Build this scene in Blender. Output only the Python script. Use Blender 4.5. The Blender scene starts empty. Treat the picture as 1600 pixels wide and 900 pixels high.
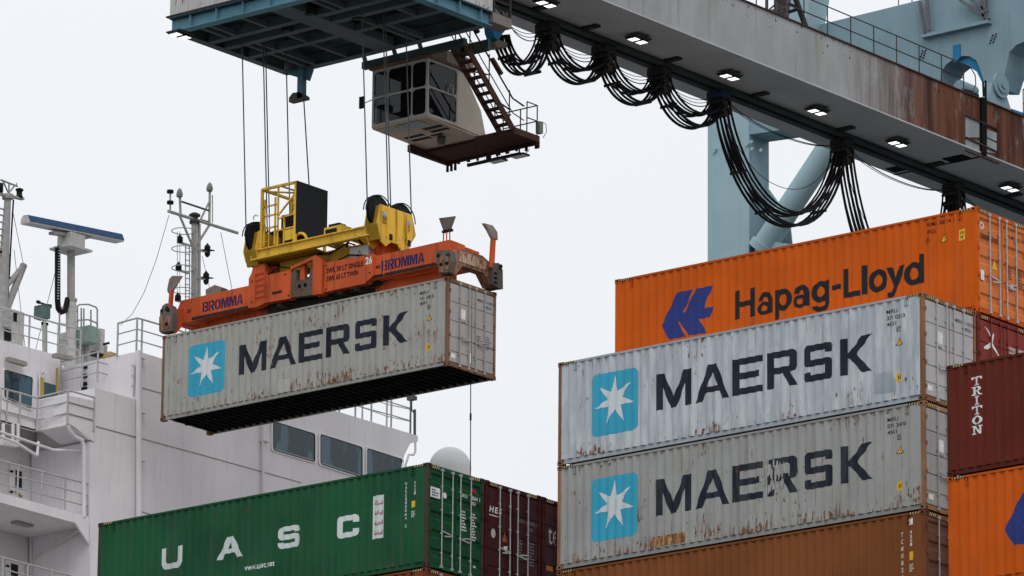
import bpy, bmesh, math, random
from mathutils import Vector, Matrix, noise
C = bpy.context.scene.collection
SC = bpy.context.scene
random.seed(7)
# ------------------------------------------------------------------ camera
FPX = 9341.4                       # focal length in pixels of the 1600 px wide photograph
CR = Vector((0.77794, 0.62827, 0.009275)); CU = Vector((0.160451, -0.212903, 0.963809)); CF = Vector((-0.607506, 0.748298, 0.266432))
cam_d = bpy.data.cameras.new('camera'); cam = bpy.data.objects.new('camera', cam_d); C.objects.link(cam)
M = Matrix.Identity(4)
for i in range(3):
    M[i][0] = CR[i]; M[i][1] = CU[i]; M[i][2] = -CF[i]
cam.matrix_world = M
cam_d.sensor_width = 36; cam_d.lens = FPX / 1600 * 36; cam_d.clip_start = 1; cam_d.clip_end = 60000
SC.camera = cam
# ------------------------------------------------------------------ overcast sky, weak veiled sun, exposure
W_ = bpy.data.worlds.new('World'); SC.world = W_; W_.use_nodes = True
nt = W_.node_tree; nt.nodes.clear()
sky = nt.nodes.new('ShaderNodeTexSky'); sky.sky_type = 'NISHITA'; sky.sun_disc = False
SUN_EL, SUN_AZ = math.radians(50), math.radians(128)      # azimuth clockwise from +Y
sky.sun_elevation = SUN_EL; sky.sun_rotation = SUN_AZ; sky.air_density = 1.5; sky.dust_density = 4.0
geo = nt.nodes.new('ShaderNodeNewGeometry'); sep = nt.nodes.new('ShaderNodeSeparateXYZ')
mr = nt.nodes.new('ShaderNodeMapRange'); mr.inputs['From Min'].default_value = 0.0; mr.inputs['From Max'].default_value = -1.0
cl = nt.nodes.new('ShaderNodeMix'); cl.data_type = 'RGBA'
cl.inputs[6].default_value = (7.6, 7.82, 8.2, 1); cl.inputs[7].default_value = (12.2, 12.5, 13.0, 1)   # cloud deck, brighter overhead
mixs = nt.nodes.new('ShaderNodeMix'); mixs.data_type = 'RGBA'; mixs.inputs[0].default_value = 0.97
bgn = nt.nodes.new('ShaderNodeBackground'); bgn.inputs[1].default_value = 0.1
out = nt.nodes.new('ShaderNodeOutputWorld')
L_ = nt.links.new
L_(geo.outputs['Incoming'], sep.inputs[0]); L_(sep.outputs['Z'], mr.inputs['Value']); L_(mr.outputs[0], cl.inputs[0])
cn = nt.nodes.new('ShaderNodeTexNoise'); cn.inputs['Scale'].default_value = 9.0; cn.inputs['Detail'].default_value = 3.0
cm = nt.nodes.new('ShaderNodeMapRange'); cm.inputs[1].default_value = .3; cm.inputs[2].default_value = .7; cm.inputs[3].default_value = .985; cm.inputs[4].default_value = 1.02
cv = nt.nodes.new('ShaderNodeVectorMath'); cv.operation = 'SCALE'
L_(geo.outputs['Incoming'], cn.inputs['Vector']); L_(cn.outputs[0], cm.inputs[0]); L_(cl.outputs[2], cv.inputs[0]); L_(cm.outputs[0], cv.inputs['Scale'])
L_(sky.outputs[0], mixs.inputs[6]); L_(cv.outputs[0], mixs.inputs[7]); L_(mixs.outputs[2], bgn.inputs[0]); L_(bgn.outputs[0], out.inputs[0])
sun_d = bpy.data.lights.new('sun', 'SUN'); sun_d.energy = 0.8; sun_d.angle = math.radians(25); sun_d.color = (1, 0.97, 0.93)
sun = bpy.data.objects.new('sun', sun_d); C.objects.link(sun)
sdir = Vector((math.sin(SUN_AZ) * math.cos(SUN_EL), math.cos(SUN_AZ) * math.cos(SUN_EL), math.sin(SUN_EL)))
sun.rotation_euler = (-sdir).to_track_quat('-Z', 'Y').to_euler()
SC.view_settings.view_transform = 'Standard'; SC.view_settings.look = 'None'; SC.view_settings.exposure = 0.0; SC.view_settings.gamma = 1.0
SC.render.engine = 'CYCLES'; SC.cycles.max_bounces = 6; SC.cycles.diffuse_bounces = 3
SC.cycles.use_denoising = True

def at(px, py, X=None, Y=None, Z=None, D=None):
    """the point of the world seen at photo pixel (px, py) on a plane X=, Y=, Z= or at depth D"""
    d = CF + CR * ((px - 800) / FPX) + CU * ((450 - py) / FPX)
    if X is not None: return d * (X / d.x)
    if Y is not None: return d * (Y / d.y)
    if Z is not None: return d * (Z / d.z)
    return d * D

# ------------------------------------------------------------------ mesh helpers
ORG = {}                           # world origin of every thing and part
class MB:
    def __init__(self): self.v = []; self.f = []; self.m = []; self.s = []
    def add(self, vs, fs, mi=0, smooth=False):
        b = len(self.v); self.v += [Vector(p) for p in vs]
        for f in fs:
            self.f.append([b + i for i in f]); self.m.append(mi); self.s.append(smooth)
        return self
    def box(self, x0, x1, y0, y1, z0, z1, mi=0):
        vs = [(x, y, z) for z in (z0, z1) for y in (y0, y1) for x in (x0, x1)]
        return self.add(vs, [(0, 2, 3, 1), (4, 5, 7, 6), (0, 1, 5, 4), (2, 6, 7, 3), (0, 4, 6, 2), (1, 3, 7, 5)], mi)
    def bar(self, p, q, w, h=None, up=(0, 0, 1), mi=0):
        p = Vector(p); q = Vector(q); h = h or w; d = (q - p).normalized(); up = Vector(up)
        if abs(d.dot(up)) > 0.95: up = Vector((1, 0, 0)) if abs(d.x) < .9 else Vector((0, 1, 0))
        a = d.cross(up).normalized(); b = a.cross(d)
        vs = []
        for c in (p, q):
            for s, t in ((-1, -1), (1, -1), (1, 1), (-1, 1)): vs.append(c + a * (s * w / 2) + b * (t * h / 2))
        return self.add(vs, [(3, 2, 1, 0), (4, 5, 6, 7), (0, 1, 5, 4), (1, 2, 6, 5), (2, 3, 7, 6), (3, 0, 4, 7)], mi)
    def tube(self, pts, r, n=8, mi=0, cap=True):
        pts = [Vector(p) for p in pts]; k = len(pts)
        rs = r if isinstance(r, (list, tuple)) else [r] * k
        t0 = (pts[1] - pts[0]).normalized()
        a = t0.cross(Vector((0, 0, 1)))
        if a.length < .05: a = t0.cross(Vector((1, 0, 0)))
        a.normalize(); vs = []
        for i, p in enumerate(pts):
            t = (pts[min(i + 1, k - 1)] - pts[max(i - 1, 0)]).normalized()
            a = (a - t * a.dot(t)).normalized(); b = t.cross(a)
            for j in range(n):
                an = 2 * math.pi * j / n; vs.append(p + (a * math.cos(an) + b * math.sin(an)) * rs[i])
        fs = [(i * n + j, i * n + (j + 1) % n, (i + 1) * n + (j + 1) % n, (i + 1) * n + j) for i in range(k - 1) for j in range(n)]
        self.add(vs, fs, mi, True)
        if cap:
            self.add(vs[:n], [list(range(n))[::-1]], mi); self.add(vs[-n:], [list(range(n))], mi)
        return self
    def cyl(self, p, q, r, n=16, mi=0): return self.tube([p, q], r, n, mi)
    def prism(self, pts, vec, mi=0):
        """planar polygon pts (3-D) extruded along vec"""
        pts = [Vector(p) for p in pts]; vec = Vector(vec); n = len(pts)
        nrm = Vector((0, 0, 0))
        for i in range(n): nrm += pts[i].cross(pts[(i + 1) % n])
        if nrm.dot(vec) > 0: pts = pts[::-1]
        vs = pts + [p + vec for p in pts]
        fs = [list(range(n)), list(range(n, 2 * n))[::-1]] + [(i, i + n, (i + 1) % n + n, (i + 1) % n) for i in range(n)]
        return self.add(vs, fs, mi)
    def lathe(self, c, prof, n=24, mi=0):
        c = Vector(c); vs = []
        for r, z in prof:
            for j in range(n):
                an = 2 * math.pi * j / n; vs.append(c + Vector((r * math.cos(an), r * math.sin(an), z)))
        fs = [(i * n + j, i * n + (j + 1) % n, (i + 1) * n + (j + 1) % n, (i + 1) * n + j) for i in range(len(prof) - 1) for j in range(n)]
        return self.add(vs, fs, mi, True)
    def build(self, name, mat, parent=None, bevel=0):
        org = ORG.get(parent.name, Vector((0, 0, 0))) if parent is not None else Vector((0, 0, 0))
        me = bpy.data.meshes.new(name)
        me.from_pydata([tuple(p - org) for p in self.v], [], self.f)
        for m in (mat if isinstance(mat, (list, tuple)) else [mat]): me.materials.append(m)
        me.polygons.foreach_set('material_index', self.m); me.polygons.foreach_set('use_smooth', self.s)
        me.validate(); me.update()
        o = bpy.data.objects.new(name, me); C.objects.link(o)
        if parent is not None:
            o.parent = parent
            ORG[o.name] = org
        if bevel:
            b = o.modifiers.new('bevel', 'BEVEL'); b.width = bevel; b.segments = 1; b.limit_method = 'ANGLE'
        return o

def tag(o, label=None, cat=None, group=None, kind=None):
    for k, v in (('label', label), ('category', cat), ('group', group), ('kind', kind)):
        if v: o[k] = v
    return o
def thing(name, label, cat, loc=(0, 0, 0), group=None, local=False):
    o = bpy.data.objects.new(name, None); C.objects.link(o); o.location = loc; o.empty_display_size = .3
    if not local: ORG[o.name] = Vector(loc)
    return tag(o, label, cat, group)
def single(name, mb, mat, label, cat, loc, group=None, bevel=0):
    """a thing that is one mesh, its origin at loc"""
    for i, p in enumerate(mb.v): mb.v[i] = p - Vector(loc)
    o = mb.build(name, mat, None, bevel); o.location = loc
    return tag(o, label, cat, group)

# ------------------------------------------------------------------ materials
def nodes(name):
    m = bpy.data.materials.new(name); m.use_nodes = True; t = m.node_tree
    b = t.nodes['Principled BSDF']; return m, t, b
def N(t, kind, **kw):
    n = t.nodes.new(kind)
    for k, v in kw.items(): setattr(n, k, v)
    return n
def mixc(t, fac, a, b, mode='MIX'):
    n = N(t, 'ShaderNodeMix', data_type='RGBA', blend_type=mode)
    for i, x in ((0, fac), (6, a), (7, b)):
        if isinstance(x, (int, float)): n.inputs[i].default_value = x
        elif isinstance(x, tuple): n.inputs[i].default_value = x if len(x) == 4 else x + (1,)
        else: t.links.new(x, n.inputs[i])
    return n.outputs[2]
def mth(t, op, a, b=0.0, clamp=False):
    n = N(t, 'ShaderNodeMath', operation=op, use_clamp=clamp)
    for i, x in ((0, a), (1, b)):
        if isinstance(x, (int, float)): n.inputs[i].default_value = x
        else: t.links.new(x, n.inputs[i])
    return n.outputs[0]
def rng(t, v, a, b, c=0.0, d=1.0, smooth=True):
    n = N(t, 'ShaderNodeMapRange'); n.interpolation_type = 'SMOOTHSTEP' if smooth else 'LINEAR'
    t.links.new(v, n.inputs[0])
    for i, x in ((1, a), (2, b), (3, c), (4, d)): n.inputs[i].default_value = x
    return n.outputs[0]
def ntex(t, co, scale=(1, 1, 1), sc=1.0, det=4, rough=.6, off=(0, 0, 0)):
    mp = N(t, 'ShaderNodeMapping'); mp.inputs['Scale'].default_value = scale; mp.inputs['Location'].default_value = off
    t.links.new(co, mp.inputs[0]); n = N(t, 'ShaderNodeTexNoise'); n.inputs['Scale'].default_value = sc
    n.inputs['Detail'].default_value = det; n.inputs['Roughness'].default_value = rough
    t.links.new(mp.outputs[0], n.inputs['Vector']); return n.outputs[0]

RUST_D = (0.075, 0.024, 0.010); RUST_L = (0.27, 0.105, 0.035)
def paint(name, col, rust=0.3, var=0.15, seed=0.0, rough=.6, zlow=None, ztop=None, fade=0.0, fadecol=(.55, .56, .57), dirt=(.08, .07, .06), dirt_a=.25, metal=0):
    """weathered paint: mottling, vertical streaks of dirt, rust chips with runs below, more of them near zlow / ztop (object coordinates)"""
    m, t, b = nodes(name)
    tc = N(t, 'ShaderNodeTexCoord'); co = tc.outputs['Object']; o = (seed * 3.1, seed * 1.7, seed * 2.3)
    big = ntex(t, co, (1, 1, 1), .55, 3, .55, o); streak = ntex(t, co, (5, 5, .35), 1.0, 5, .65, o)
    c = mixc(t, rng(t, big, .3, .7), tuple(x * (1 - var) for x in col), tuple(min(1, x * (1 + var)) for x in col))
    c = mixc(t, mth(t, 'MULTIPLY', rng(t, streak, .5, .75), dirt_a), c, dirt)
    if fade:
        st2 = ntex(t, co, (3.4, 3.4, .55), 1.0, 5, .7, (o[0] + 9, o[1], o[2] + 4))
        c = mixc(t, mth(t, 'MULTIPLY', rng(t, st2, .42, .62), fade), c, fadecol)
    rough_o = rough
    if rust > 0:
        chip = ntex(t, co, (12, 12, 4.2), 1.0, 5, .62, (o[0] + 3, o[1] + 8, o[2]))
        run = ntex(t, co, (17, 17, .9), 1.0, 4, .6, (o[0], o[1] + 5, o[2] + 2))
        zone = ntex(t, co, (1, 1, 1.3), .9, 3, .6, (o[0] + 7, o[1], o[2] + 6))
        lvl = mth(t, 'MULTIPLY', rng(t, zone, .42, .74), .13)
        if zlow is not None or ztop is not None:
            sp = N(t, 'ShaderNodeSeparateXYZ'); t.links.new(co, sp.inputs[0])
            if zlow is not None: lvl = mth(t, 'ADD', lvl, rng(t, sp.outputs[2], zlow + .6, zlow, 0, .10))
            if ztop is not None: lvl = mth(t, 'ADD', lvl, rng(t, sp.outputs[2], ztop - .45, ztop, 0, .045))
        th = .83 - .2 * rust
        a = rng(t, mth(t, 'ADD', chip, lvl), th, th + .04, 0, .92); r2 = rng(t, mth(t, 'ADD', run, lvl), th - .03, th + .12, 0, .75)
        fac = mth(t, 'MAXIMUM', a, r2)
        if rust > .5:
            # larger scabs with long runs, and thin rusted seams between the wall sheets
            scab = ntex(t, co, (2.6, 2.6, 1.5), 1.0, 6, .68, (o[0] + 11, o[1] + 2, o[2] + 9)); scab = rng(t, scab, .80 - .13 * rust, .86 - .13 * rust, 0, .8)
            s2 = N(t, 'ShaderNodeSeparateXYZ'); t.links.new(co, s2.inputs[0])
            fr = mth(t, 'ABSOLUTE', mth(t, 'SUBTRACT', mth(t, 'FRACT', mth(t, 'ADD', mth(t, 'DIVIDE', s2.outputs[0], 2.218), seed * .37)), .5))
            seam = mth(t, 'MULTIPLY', rng(t, fr, .007, .003), rng(t, ntex(t, co, (1.5, 1.5, 1.1), 1.4, 4, .7, o), .42, .6, 0, .65))
            fac = mth(t, 'MAXIMUM', fac, mth(t, 'MAXIMUM', scab, seam))
        rc = mixc(t, rng(t, ntex(t, co, (1, 1, 1), 14, 4, .7, o), .35, .65), RUST_D, RUST_L)
        c = mixc(t, fac, c, rc)
        rough_o = mixc(t, fac, (rough,) * 3, (.9,) * 3)
    t.links.new(c, b.inputs['Base Color'])
    if isinstance(rough_o, float) or isinstance(rough_o, int): b.inputs['Roughness'].default_value = rough_o
    else: t.links.new(rough_o, b.inputs['Roughness'])
    b.inputs['Metallic'].default_value = metal; b.inputs['Specular IOR Level'].default_value = .10
    bp = N(t, 'ShaderNodeBump'); bp.inputs['Strength'].default_value = .25; bp.inputs['Distance'].default_value = .02
    t.links.new(ntex(t, co, (1, 1, .6), 2.2, 4, .5, o), bp.inputs['Height']); t.links.new(bp.outputs[0], b.inputs['Normal'])
    return m
def flat(name, col, rough=.5, metal=0.0, var=.12, sc=6):
    m, t, b = nodes(name); tc = N(t, 'ShaderNodeTexCoord')
    n = ntex(t, tc.outputs['Object'], (1, 1, 1), sc, 3, .6)
    t.links.new(mixc(t, rng(t, n, .3, .7), tuple(x * (1 - var) for x in col), tuple(min(1, x * (1 + var)) for x in col)), b.inputs['Base Color'])
    b.inputs['Roughness'].default_value = rough; b.inputs['Metallic'].default_value = metal; b.inputs['Specular IOR Level'].default_value = .10
    return m
def glow(name, col, s):
    m, t, b = nodes(name); b.inputs['Base Color'].default_value = col + (1,); b.inputs['Emission Color'].default_value = col + (1,)
    b.inputs['Emission Strength'].default_value = s; return m
def glass(name, col=(.015, .03, .038), spec=.5, rough=.06):
    m, t, b = nodes(name); tc = N(t, 'ShaderNodeTexCoord')
    n = ntex(t, tc.outputs['Object'], (.5, .9, .8), 1.1, 2, .4)
    t.links.new(mixc(t, rng(t, n, .4, .65), tuple(x * .6 for x in col), tuple(x * 1.9 for x in col)), b.inputs['Base Color'])
    b.inputs['Roughness'].default_value = rough; b.inputs['IOR'].default_value = 1.5
    return m
BLACK = flat('dark_rubber', (.012, .012, .013), .6)
PAINTED_HOLE = flat('painted_recess', (.006, .006, .006), .9)  # near-black laid on surfaces, painting the dark of holes and gaps
GALV = flat('galvanised_steel', (.42, .43, .43), .45, .3)
WHITE_L = flat('white_letter_paint', (.72, .73, .72), .6)
YELLOW_L = flat('yellow_label', (.75, .45, .04), .5)
STRIPE_Y = flat('stripe_yellow', (.50, .38, .16), .7)
STEEL_WIRE = flat('rope_steel', (.07, .07, .07), .5, .3)
LAMP = glow('lamp_lens', (1.0, .98, .95), 1.5)

# ------------------------------------------------------------------ flat shapes and lettering
def poly_mesh(polys):
    """polys: list of (outline, holes...) 2-D loops -> filled bmesh in XY (even-odd)"""
    cu = bpy.data.curves.new('shape', 'CURVE'); cu.dimensions = '2D'; cu.fill_mode = 'BOTH'
    for loop in polys:
        s = cu.splines.new('POLY'); s.points.add(len(loop) - 1); s.use_cyclic_u = True
        for i, (x, y) in enumerate(loop): s.points[i].co = (x, y, 0, 1)
    return curve_bm(cu)
def curve_bm(cu):
    o = bpy.data.objects.new('shape', cu); C.objects.link(o)
    dg = bpy.context.evaluated_depsgraph_get(); dg.update()
    me = bpy.data.meshes.new_from_object(o.evaluated_get(dg))
    bm = bmesh.new(); bm.from_mesh(me)
    bpy.data.objects.remove(o); bpy.data.curves.remove(cu); bpy.data.meshes.remove(me)
    bmesh.ops.triangulate(bm, faces=bm.faces[:])
    return bm
def text_bm(s, x0, x1, z0, cap, bold=0.0, spacing=1.0, shear=0.0, line=1.0, align='LEFT'):
    """text with cap height cap on base line z0, stretched to span x0..x1 (x1 None: natural width)"""
    cu = bpy.data.curves.new('t', 'FONT'); cu.body = s; cu.size = cap / .727; cu.offset = bold * cap; cu.space_character = spacing
    cu.shear = shear; cu.space_line = line; cu.align_x = align; cu.resolution_u = 3 if cap < .3 else 8; cu.fill_mode = 'FRONT'
    bm = curve_bm(cu)
    xs = [v.co.x for v in bm.verts] or [0]
    a, b = min(xs), max(xs); k = (x1 - x0) / (b - a) if x1 is not None else 1
    for v in bm.verts: v.co = Vector((x0 + (v.co.x - a) * k, v.co.y + z0, 0))
    return bm
def join_bm(*bms):
    o = bmesh.new()
    for b in bms:
        mp = [o.verts.new(v.co) for v in b.verts]; b.verts.index_update()
        for f in b.faces: o.faces.new([mp[v.index] for v in f.verts])
        b.free()
    return o
def bm_obj(bm, name, mat, parent):
    me = bpy.data.meshes.new(name); bm.to_mesh(me); bm.free(); me.materials.append(mat)
    o = bpy.data.objects.new(name, me); C.objects.link(o); o.parent = parent
    return o

# ------------------------------------------------------------------ shipping containers
CL, CW, CH = 12.192, 2.438, 2.896
PER = .2773; P0, P1 = .115, CL - .115
def prof_pts():
    out = [(P0, .010)]; x = P0 + .06
    while x + PER < P1:
        out += [(x, .010), (x + .068, .046), (x + .068 + .07, .046), (x + .206, .010)]; x += PER
    out.append((P1, .010)); return out
PROF = prof_pts(); BREAKS = [p[0] for p in PROF]
def prof(x):
    if x <= PROF[0][0] or x >= PROF[-1][0]: return .010
    for (a, ya), (b, yb) in zip(PROF, PROF[1:]):
        if a <= x <= b: return ya + (yb - ya) * (x - a) / max(b - a, 1e-6)
    return .010
def side_decal(bm, name, mat, parent, eps=.004, conform=True):
    if conform:
        xs = [v.co.x for v in bm.verts]; a, b = min(xs), max(xs)
        for c in BREAKS:
            if a < c < b:
                bmesh.ops.bisect_plane(bm, geom=bm.verts[:] + bm.edges[:] + bm.faces[:], plane_co=(c, 0, 0), plane_no=(1, 0, 0), dist=1e-5)
    for v in bm.verts: v.co = Vector((v.co.x, (prof(v.co.x) if conform else .0) - eps, v.co.y))
    return bm_obj(bm, name, mat, parent)
def door_decal(bm, name, mat, parent, xo=CL + .004):
    for v in bm.verts: v.co = Vector((xo, v.co.x, v.co.y))
    return bm_obj(bm, name, mat, parent)
def rrect(x0, x1, z0, z1, r, n=5):
    o = []
    for cx, cz, a0 in ((x1 - r, z1 - r, 0), (x0 + r, z1 - r, 90), (x0 + r, z0 + r, 180), (x1 - r, z0 + r, 270)):
        for i in range(n + 1):
            a = math.radians(a0 + 90 * i / n); o.append((cx + r * math.cos(a), cz + r * math.sin(a)))
    return o
def rect(x0, x1, z0, z1): return [(x0, z0), (x1, z0), (x1, z1), (x0, z1)]
def stripes(n, x0, x1, z0, z1, slant):
    w = (x1 - x0) / (2 * n - 1)
    return [[(x0 + 2 * i * w, z0), (x0 + (2 * i + 1) * w, z0), (x0 + (2 * i + 1) * w + slant, z1), (x0 + 2 * i * w + slant, z1)] for i in range(n)]
def dashes(x0, x1, z0, z1, rows, seed):
    r = random.Random(seed); out = []; h = (z1 - z0) / rows
    for i in range(rows):
        x = x0; z = z1 - (i + 1) * h; e = x0 + (x1 - x0) * r.uniform(.55, 1)
        while x < e - .02:
            w = r.uniform(.025, .07); out.append(rect(x, min(x + w, e), z + h * .25, z + h * .8)); x += w + r.uniform(.012, .03)
    return out

def container(name, label, loc, col, post_col, door_style='flat', seed=0, rust=.3, post_rust=.8, rod_mat=None, door_col=None, var=.1, fade=0.0, fadecol=(.5, .5, .5),
              floor_detail=False, door_rust=None, rail_rust=None, rot=0.0, detail=2, dirt_a=.25, stripe=True, side=True, group='shipping containers'):
    t = thing(name, label, 'shipping container', loc, group, local=True); t.rotation_euler = (0, 0, rot)
    mp = paint(name + '_side_paint', col, rust, var, seed, .55, .15, CH - .08, fade, fadecol, dirt_a=dirt_a)
    mr_ = paint(name + '_rail_paint', tuple(c * .85 for c in col), rust if rail_rust is None else rail_rust, var, seed + 3, .6)
    mpost = paint(name + '_post_paint', post_col, post_rust, .2, seed + 5, .75)
    md = paint(name + '_door_paint', door_col or col, rust if door_rust is None else door_rust, var, seed + 7, .55)
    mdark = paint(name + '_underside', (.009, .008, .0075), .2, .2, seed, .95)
    # side panels
    for near in (True, False):
        mb = MB(); vs = []
        for x, y in PROF:
            yy = y if near else CW - y
            vs += [(x, yy, .15), (x, yy, CH - .07)]
        fs = [(2 * i, 2 * i + 2, 2 * i + 3, 2 * i + 1) if near else (2 * i, 2 * i + 1, 2 * i + 3, 2 * i + 2) for i in range(len(PROF) - 1)]
        mb.add(vs, fs); mb.build('side_panel', mp, t)
    # rails
    for y in (0.002, CW - .052):
        MB().box(.17, CL - .17, y, y + .05, CH - .075, CH - .014).build('top_rail', mr_, t)
        mb = MB(); yo = y + .006 if y < 1 else y - .006
        a_, b_ = (.050, .075) if y < 1 else (CW - .075, CW - .050)
        mb.box(.17, CL - .17, a_, b_, .016, .16)
        a_, b_ = (.010, .0495) if y < 1 else (CW - .0495, CW - .010)
        mb.box(.17, CL - .17, a_, b_, .016, .026); mb.build('bottom_rail', mr_, t)
    # corner posts and castings
    for x0, x1, sx in ((.0, .13, 0), (CL - .13, CL, 1)):
        for y0, y1 in ((.0, .11), (CW - .11, CW)):
            MB().box(x0 + .004, x1 - .004, y0 + .004, y1 - .004, .118, CH - .118).build('corner_post', mpost, t, .01)
    for x0 in (0, CL - .178):
        for y0 in (0, CW - .162):
            for z0 in (0, CH - .118):
                mb = MB().box(x0 - (.003 if not x0 else 0), x0 + .178 + (.003 if x0 else 0), y0 - (.003 if not y0 else 0), y0 + .162 + (.003 if y0 else 0), z0, z0 + .118)
                cx, cz, cy = x0 + .089, z0 + .059, y0 + .081
                if y0 == 0:
                    mb.add([(cx + .045 * math.cos(a), -.0055, cz + .03 * math.sin(a)) for a in [i * math.pi / 6 for i in range(12)]], [list(range(12))], 1)  # dark oval on the casting face paints the shade of a hole
                if x0 > 0:
                    mb.add([(CL + .0055, cy + .03 * math.cos(a), cz + .042 * math.sin(a)) for a in [i * math.pi / 6 for i in range(12)]], [list(range(12))], 1)
                mb.build('corner_casting', [mpost, PAINTED_HOLE], t)
    # roof, floor, front wall
    MB().box(.1, CL - .1, .05, CW - .05, CH - .045, CH - .03).build('roof', mr_, t)
    mb = MB().box(.1, CL - .1, .06, CW - .06, .15, .18)
    if floor_detail:
        x = .35
        while x < CL - .3: mb.box(x, x + .06, .1, CW - .1, .02, .149); x += .31
        mb.box(.2, CL - .2, 1.0, 1.05, .03, .14)
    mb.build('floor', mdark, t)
    mb = MB(); n = 9
    for i in range(n):
        y = .11 + (CW - .22) * i / n; mb.box(.02 + (.03 if i % 2 else 0), .06 + (.03 if i % 2 else 0), y, y + (CW - .22) / n - .001, .12, CH - .1)
    mb.build('front_wall', mp, t)
    # door end
    MB().box(CL - .10, CL - .012, .11, CW - .11, CH - .135, CH - .016).build('door_header', mr_ if rail_rust is None else mpost, t)
    MB().box(CL - .10, CL - .012, .11, CW - .11, .02, .14).build('door_sill', mr_ if rail_rust is None else mpost, t)
    ys = [.115, CW / 2 - .006, CW / 2 + .006, CW - .115]
    zb, zt = .155, CH - .15
    for k in (0, 1):
        y0, y1 = ys[2 * k], ys[2 * k + 1]; mb = MB(); xo = CL - .022
        mb.box(CL - .12, CL - .075, y0, y1, zb, zt, 1)                                    # black seal behind the leaf
        if door_style == 'flat':
            hs = [zb, zb + .36, zb + .83, zb + 1.36, zb + 1.98, zt]
            for a, b in zip(hs, hs[1:]): mb.box(CL - .07, xo, y0 + .015, y1 - .015, a + .018, b - .018)
            mb.box(CL - .072, xo - .018, y0 + .02, y1 - .02, zb + .01, zt - .01)
        else:
            z = zb; pts = [(xo, zb)]
            k5 = 5; per = (zt - zb) / k5
            for i in range(k5):
                a = zb + per * i + per * .32
                if i < k5: pts += [(xo, a), (xo - .038, a + .05), (xo - .038, a + .05 + per * .3), (xo, a + .1 + per * .3)]
            pts.append((xo, zt)); vs = []
            for x, z in pts: vs += [(x, y0 + .02, z), (x, y1 - .02, z)]
            mb.add(vs, [(2 * i, 2 * i + 1, 2 * i + 3, 2 * i + 2) for i in range(len(pts) - 1)])
            for a, b in ((y0 + .012, y0 + .05), (y1 - .05, y1 - .012)): mb.box(CL - .07, xo + .003, a, b, zb + .003, zt - .003)
        mb.build('door', [md, BLACK], t)
    for y in (.6, 1.05, 1.39, 1.84):
        mb = MB().cyl((CL + .022, y, .07), (CL + .022, y, CH - .09), .019, 8)
        for z in (.075, CH - .125): mb.box(CL - .012, CL + .045, y - .045, y + .045, z - .02, z + .05)
        for z in (.45, 1.0, 1.65, 2.3): mb.box(CL - .012, CL + .03, y - .035, y + .035, z, z + .05)
        rod = mb.build('lock_rod', rod_mat or md, t)
        s = -1 if y in (1.05, 1.84) else 1
        z = 1.08 if y in (.6, 1.84) else 1.0
        MB().bar((CL + .045, y, z), (CL + .05, y + .36 * (1 if y < 1.2 and y < 1 or y == 1.39 else -1) * (1 if y in (.6, 1.39) else 1), z - .05), .02, .035).build('handle', rod_mat or md, rod)
    for y in (.09, CW - .09):
        for z in (.35, 1.0, 1.75, 2.45): MB().box(CL - .02, CL + .02, y - .035, y + .045, z, z + .09).build('hinge', mpost, t)
    for x in (.56, CL - .60):
        if fade is not None: MB().box(x, x + .03, -.001, .03, CH - .27, CH - .08).box(x + .0305, x + .08, .0, .03, CH - .27, CH - .235).build('lashing_lug', mr_, t)
    if stripe:
        for a, b, s in ((.2, .5, .05), (CL - .5, CL - .2, .05)):
            if a > 6 or detail > 1:
                mb = MB()
                for q in stripes(4, a, b, CH - .073, CH - .018, .03): mb.add([(x, -.001, z) for x, z in q], [(0, 1, 2, 3)])
                mb.box(a - .02, b + .05, .0, .0015, CH - .074, CH - .016, 1)
                mb.build('hazard_stripes', [STRIPE_Y, BLACK], t)
        for a, b in ((.2, .48), (CW - .52, CW - .22)):
            mb = MB()
            for q in stripes(4, a, b, CH - .115, CH - .03, .03): mb.add([(CL - .006, y, z) for y, z in q], [(0, 1, 2, 3)])
            mb.box(CL - .0115, CL - .0095, a - .02, b + .05, CH - .117, CH - .028, 1)
            mb.build('hazard_stripes', [STRIPE_Y, BLACK], t)
    return t, mp, md
# ------------------------------------------------------------------ the setting below and behind
A0 = Vector((-98.857, 123.807, 38.777)); ROW = 2.5; TIER = CH + .025
G0 = Vector((-113.56, 121.307, 38.777 - TIER)); T0 = Vector((-84.216, 121.307, 38.777 - TIER))
H0 = Vector((-128.88, 140.50, 47.95))
water_m, wt, wb = nodes('harbour_water'); wb.inputs['Base Color'].default_value = (.05, .07, .075, 1); wb.inputs['Roughness'].default_value = .25
wtc = N(wt, 'ShaderNodeTexCoord'); wbp = N(wt, 'ShaderNodeBump'); wbp.inputs['Strength'].default_value = .6
wt.links.new(ntex(wt, wtc.outputs['Object'], (1, 1, 1), .4, 4, .6), wbp.inputs['Height']); wt.links.new(wbp.outputs[0], wb.inputs['Normal'])
o = MB().add([(-20000, -20000, -3), (20000, -20000, -3), (20000, 20000, -3), (-20000, 20000, -3)], [(0, 1, 2, 3)]).build('water', water_m); tag(o, kind='structure')
o = MB().box(-131, -55, 122.5, 166, A0.z - 2 * TIER - .6, A0.z - 2 * TIER - .03).build('ship_deck', flat('deck_paint', (.20, .17, .15), .8)); tag(o, kind='structure')

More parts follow.
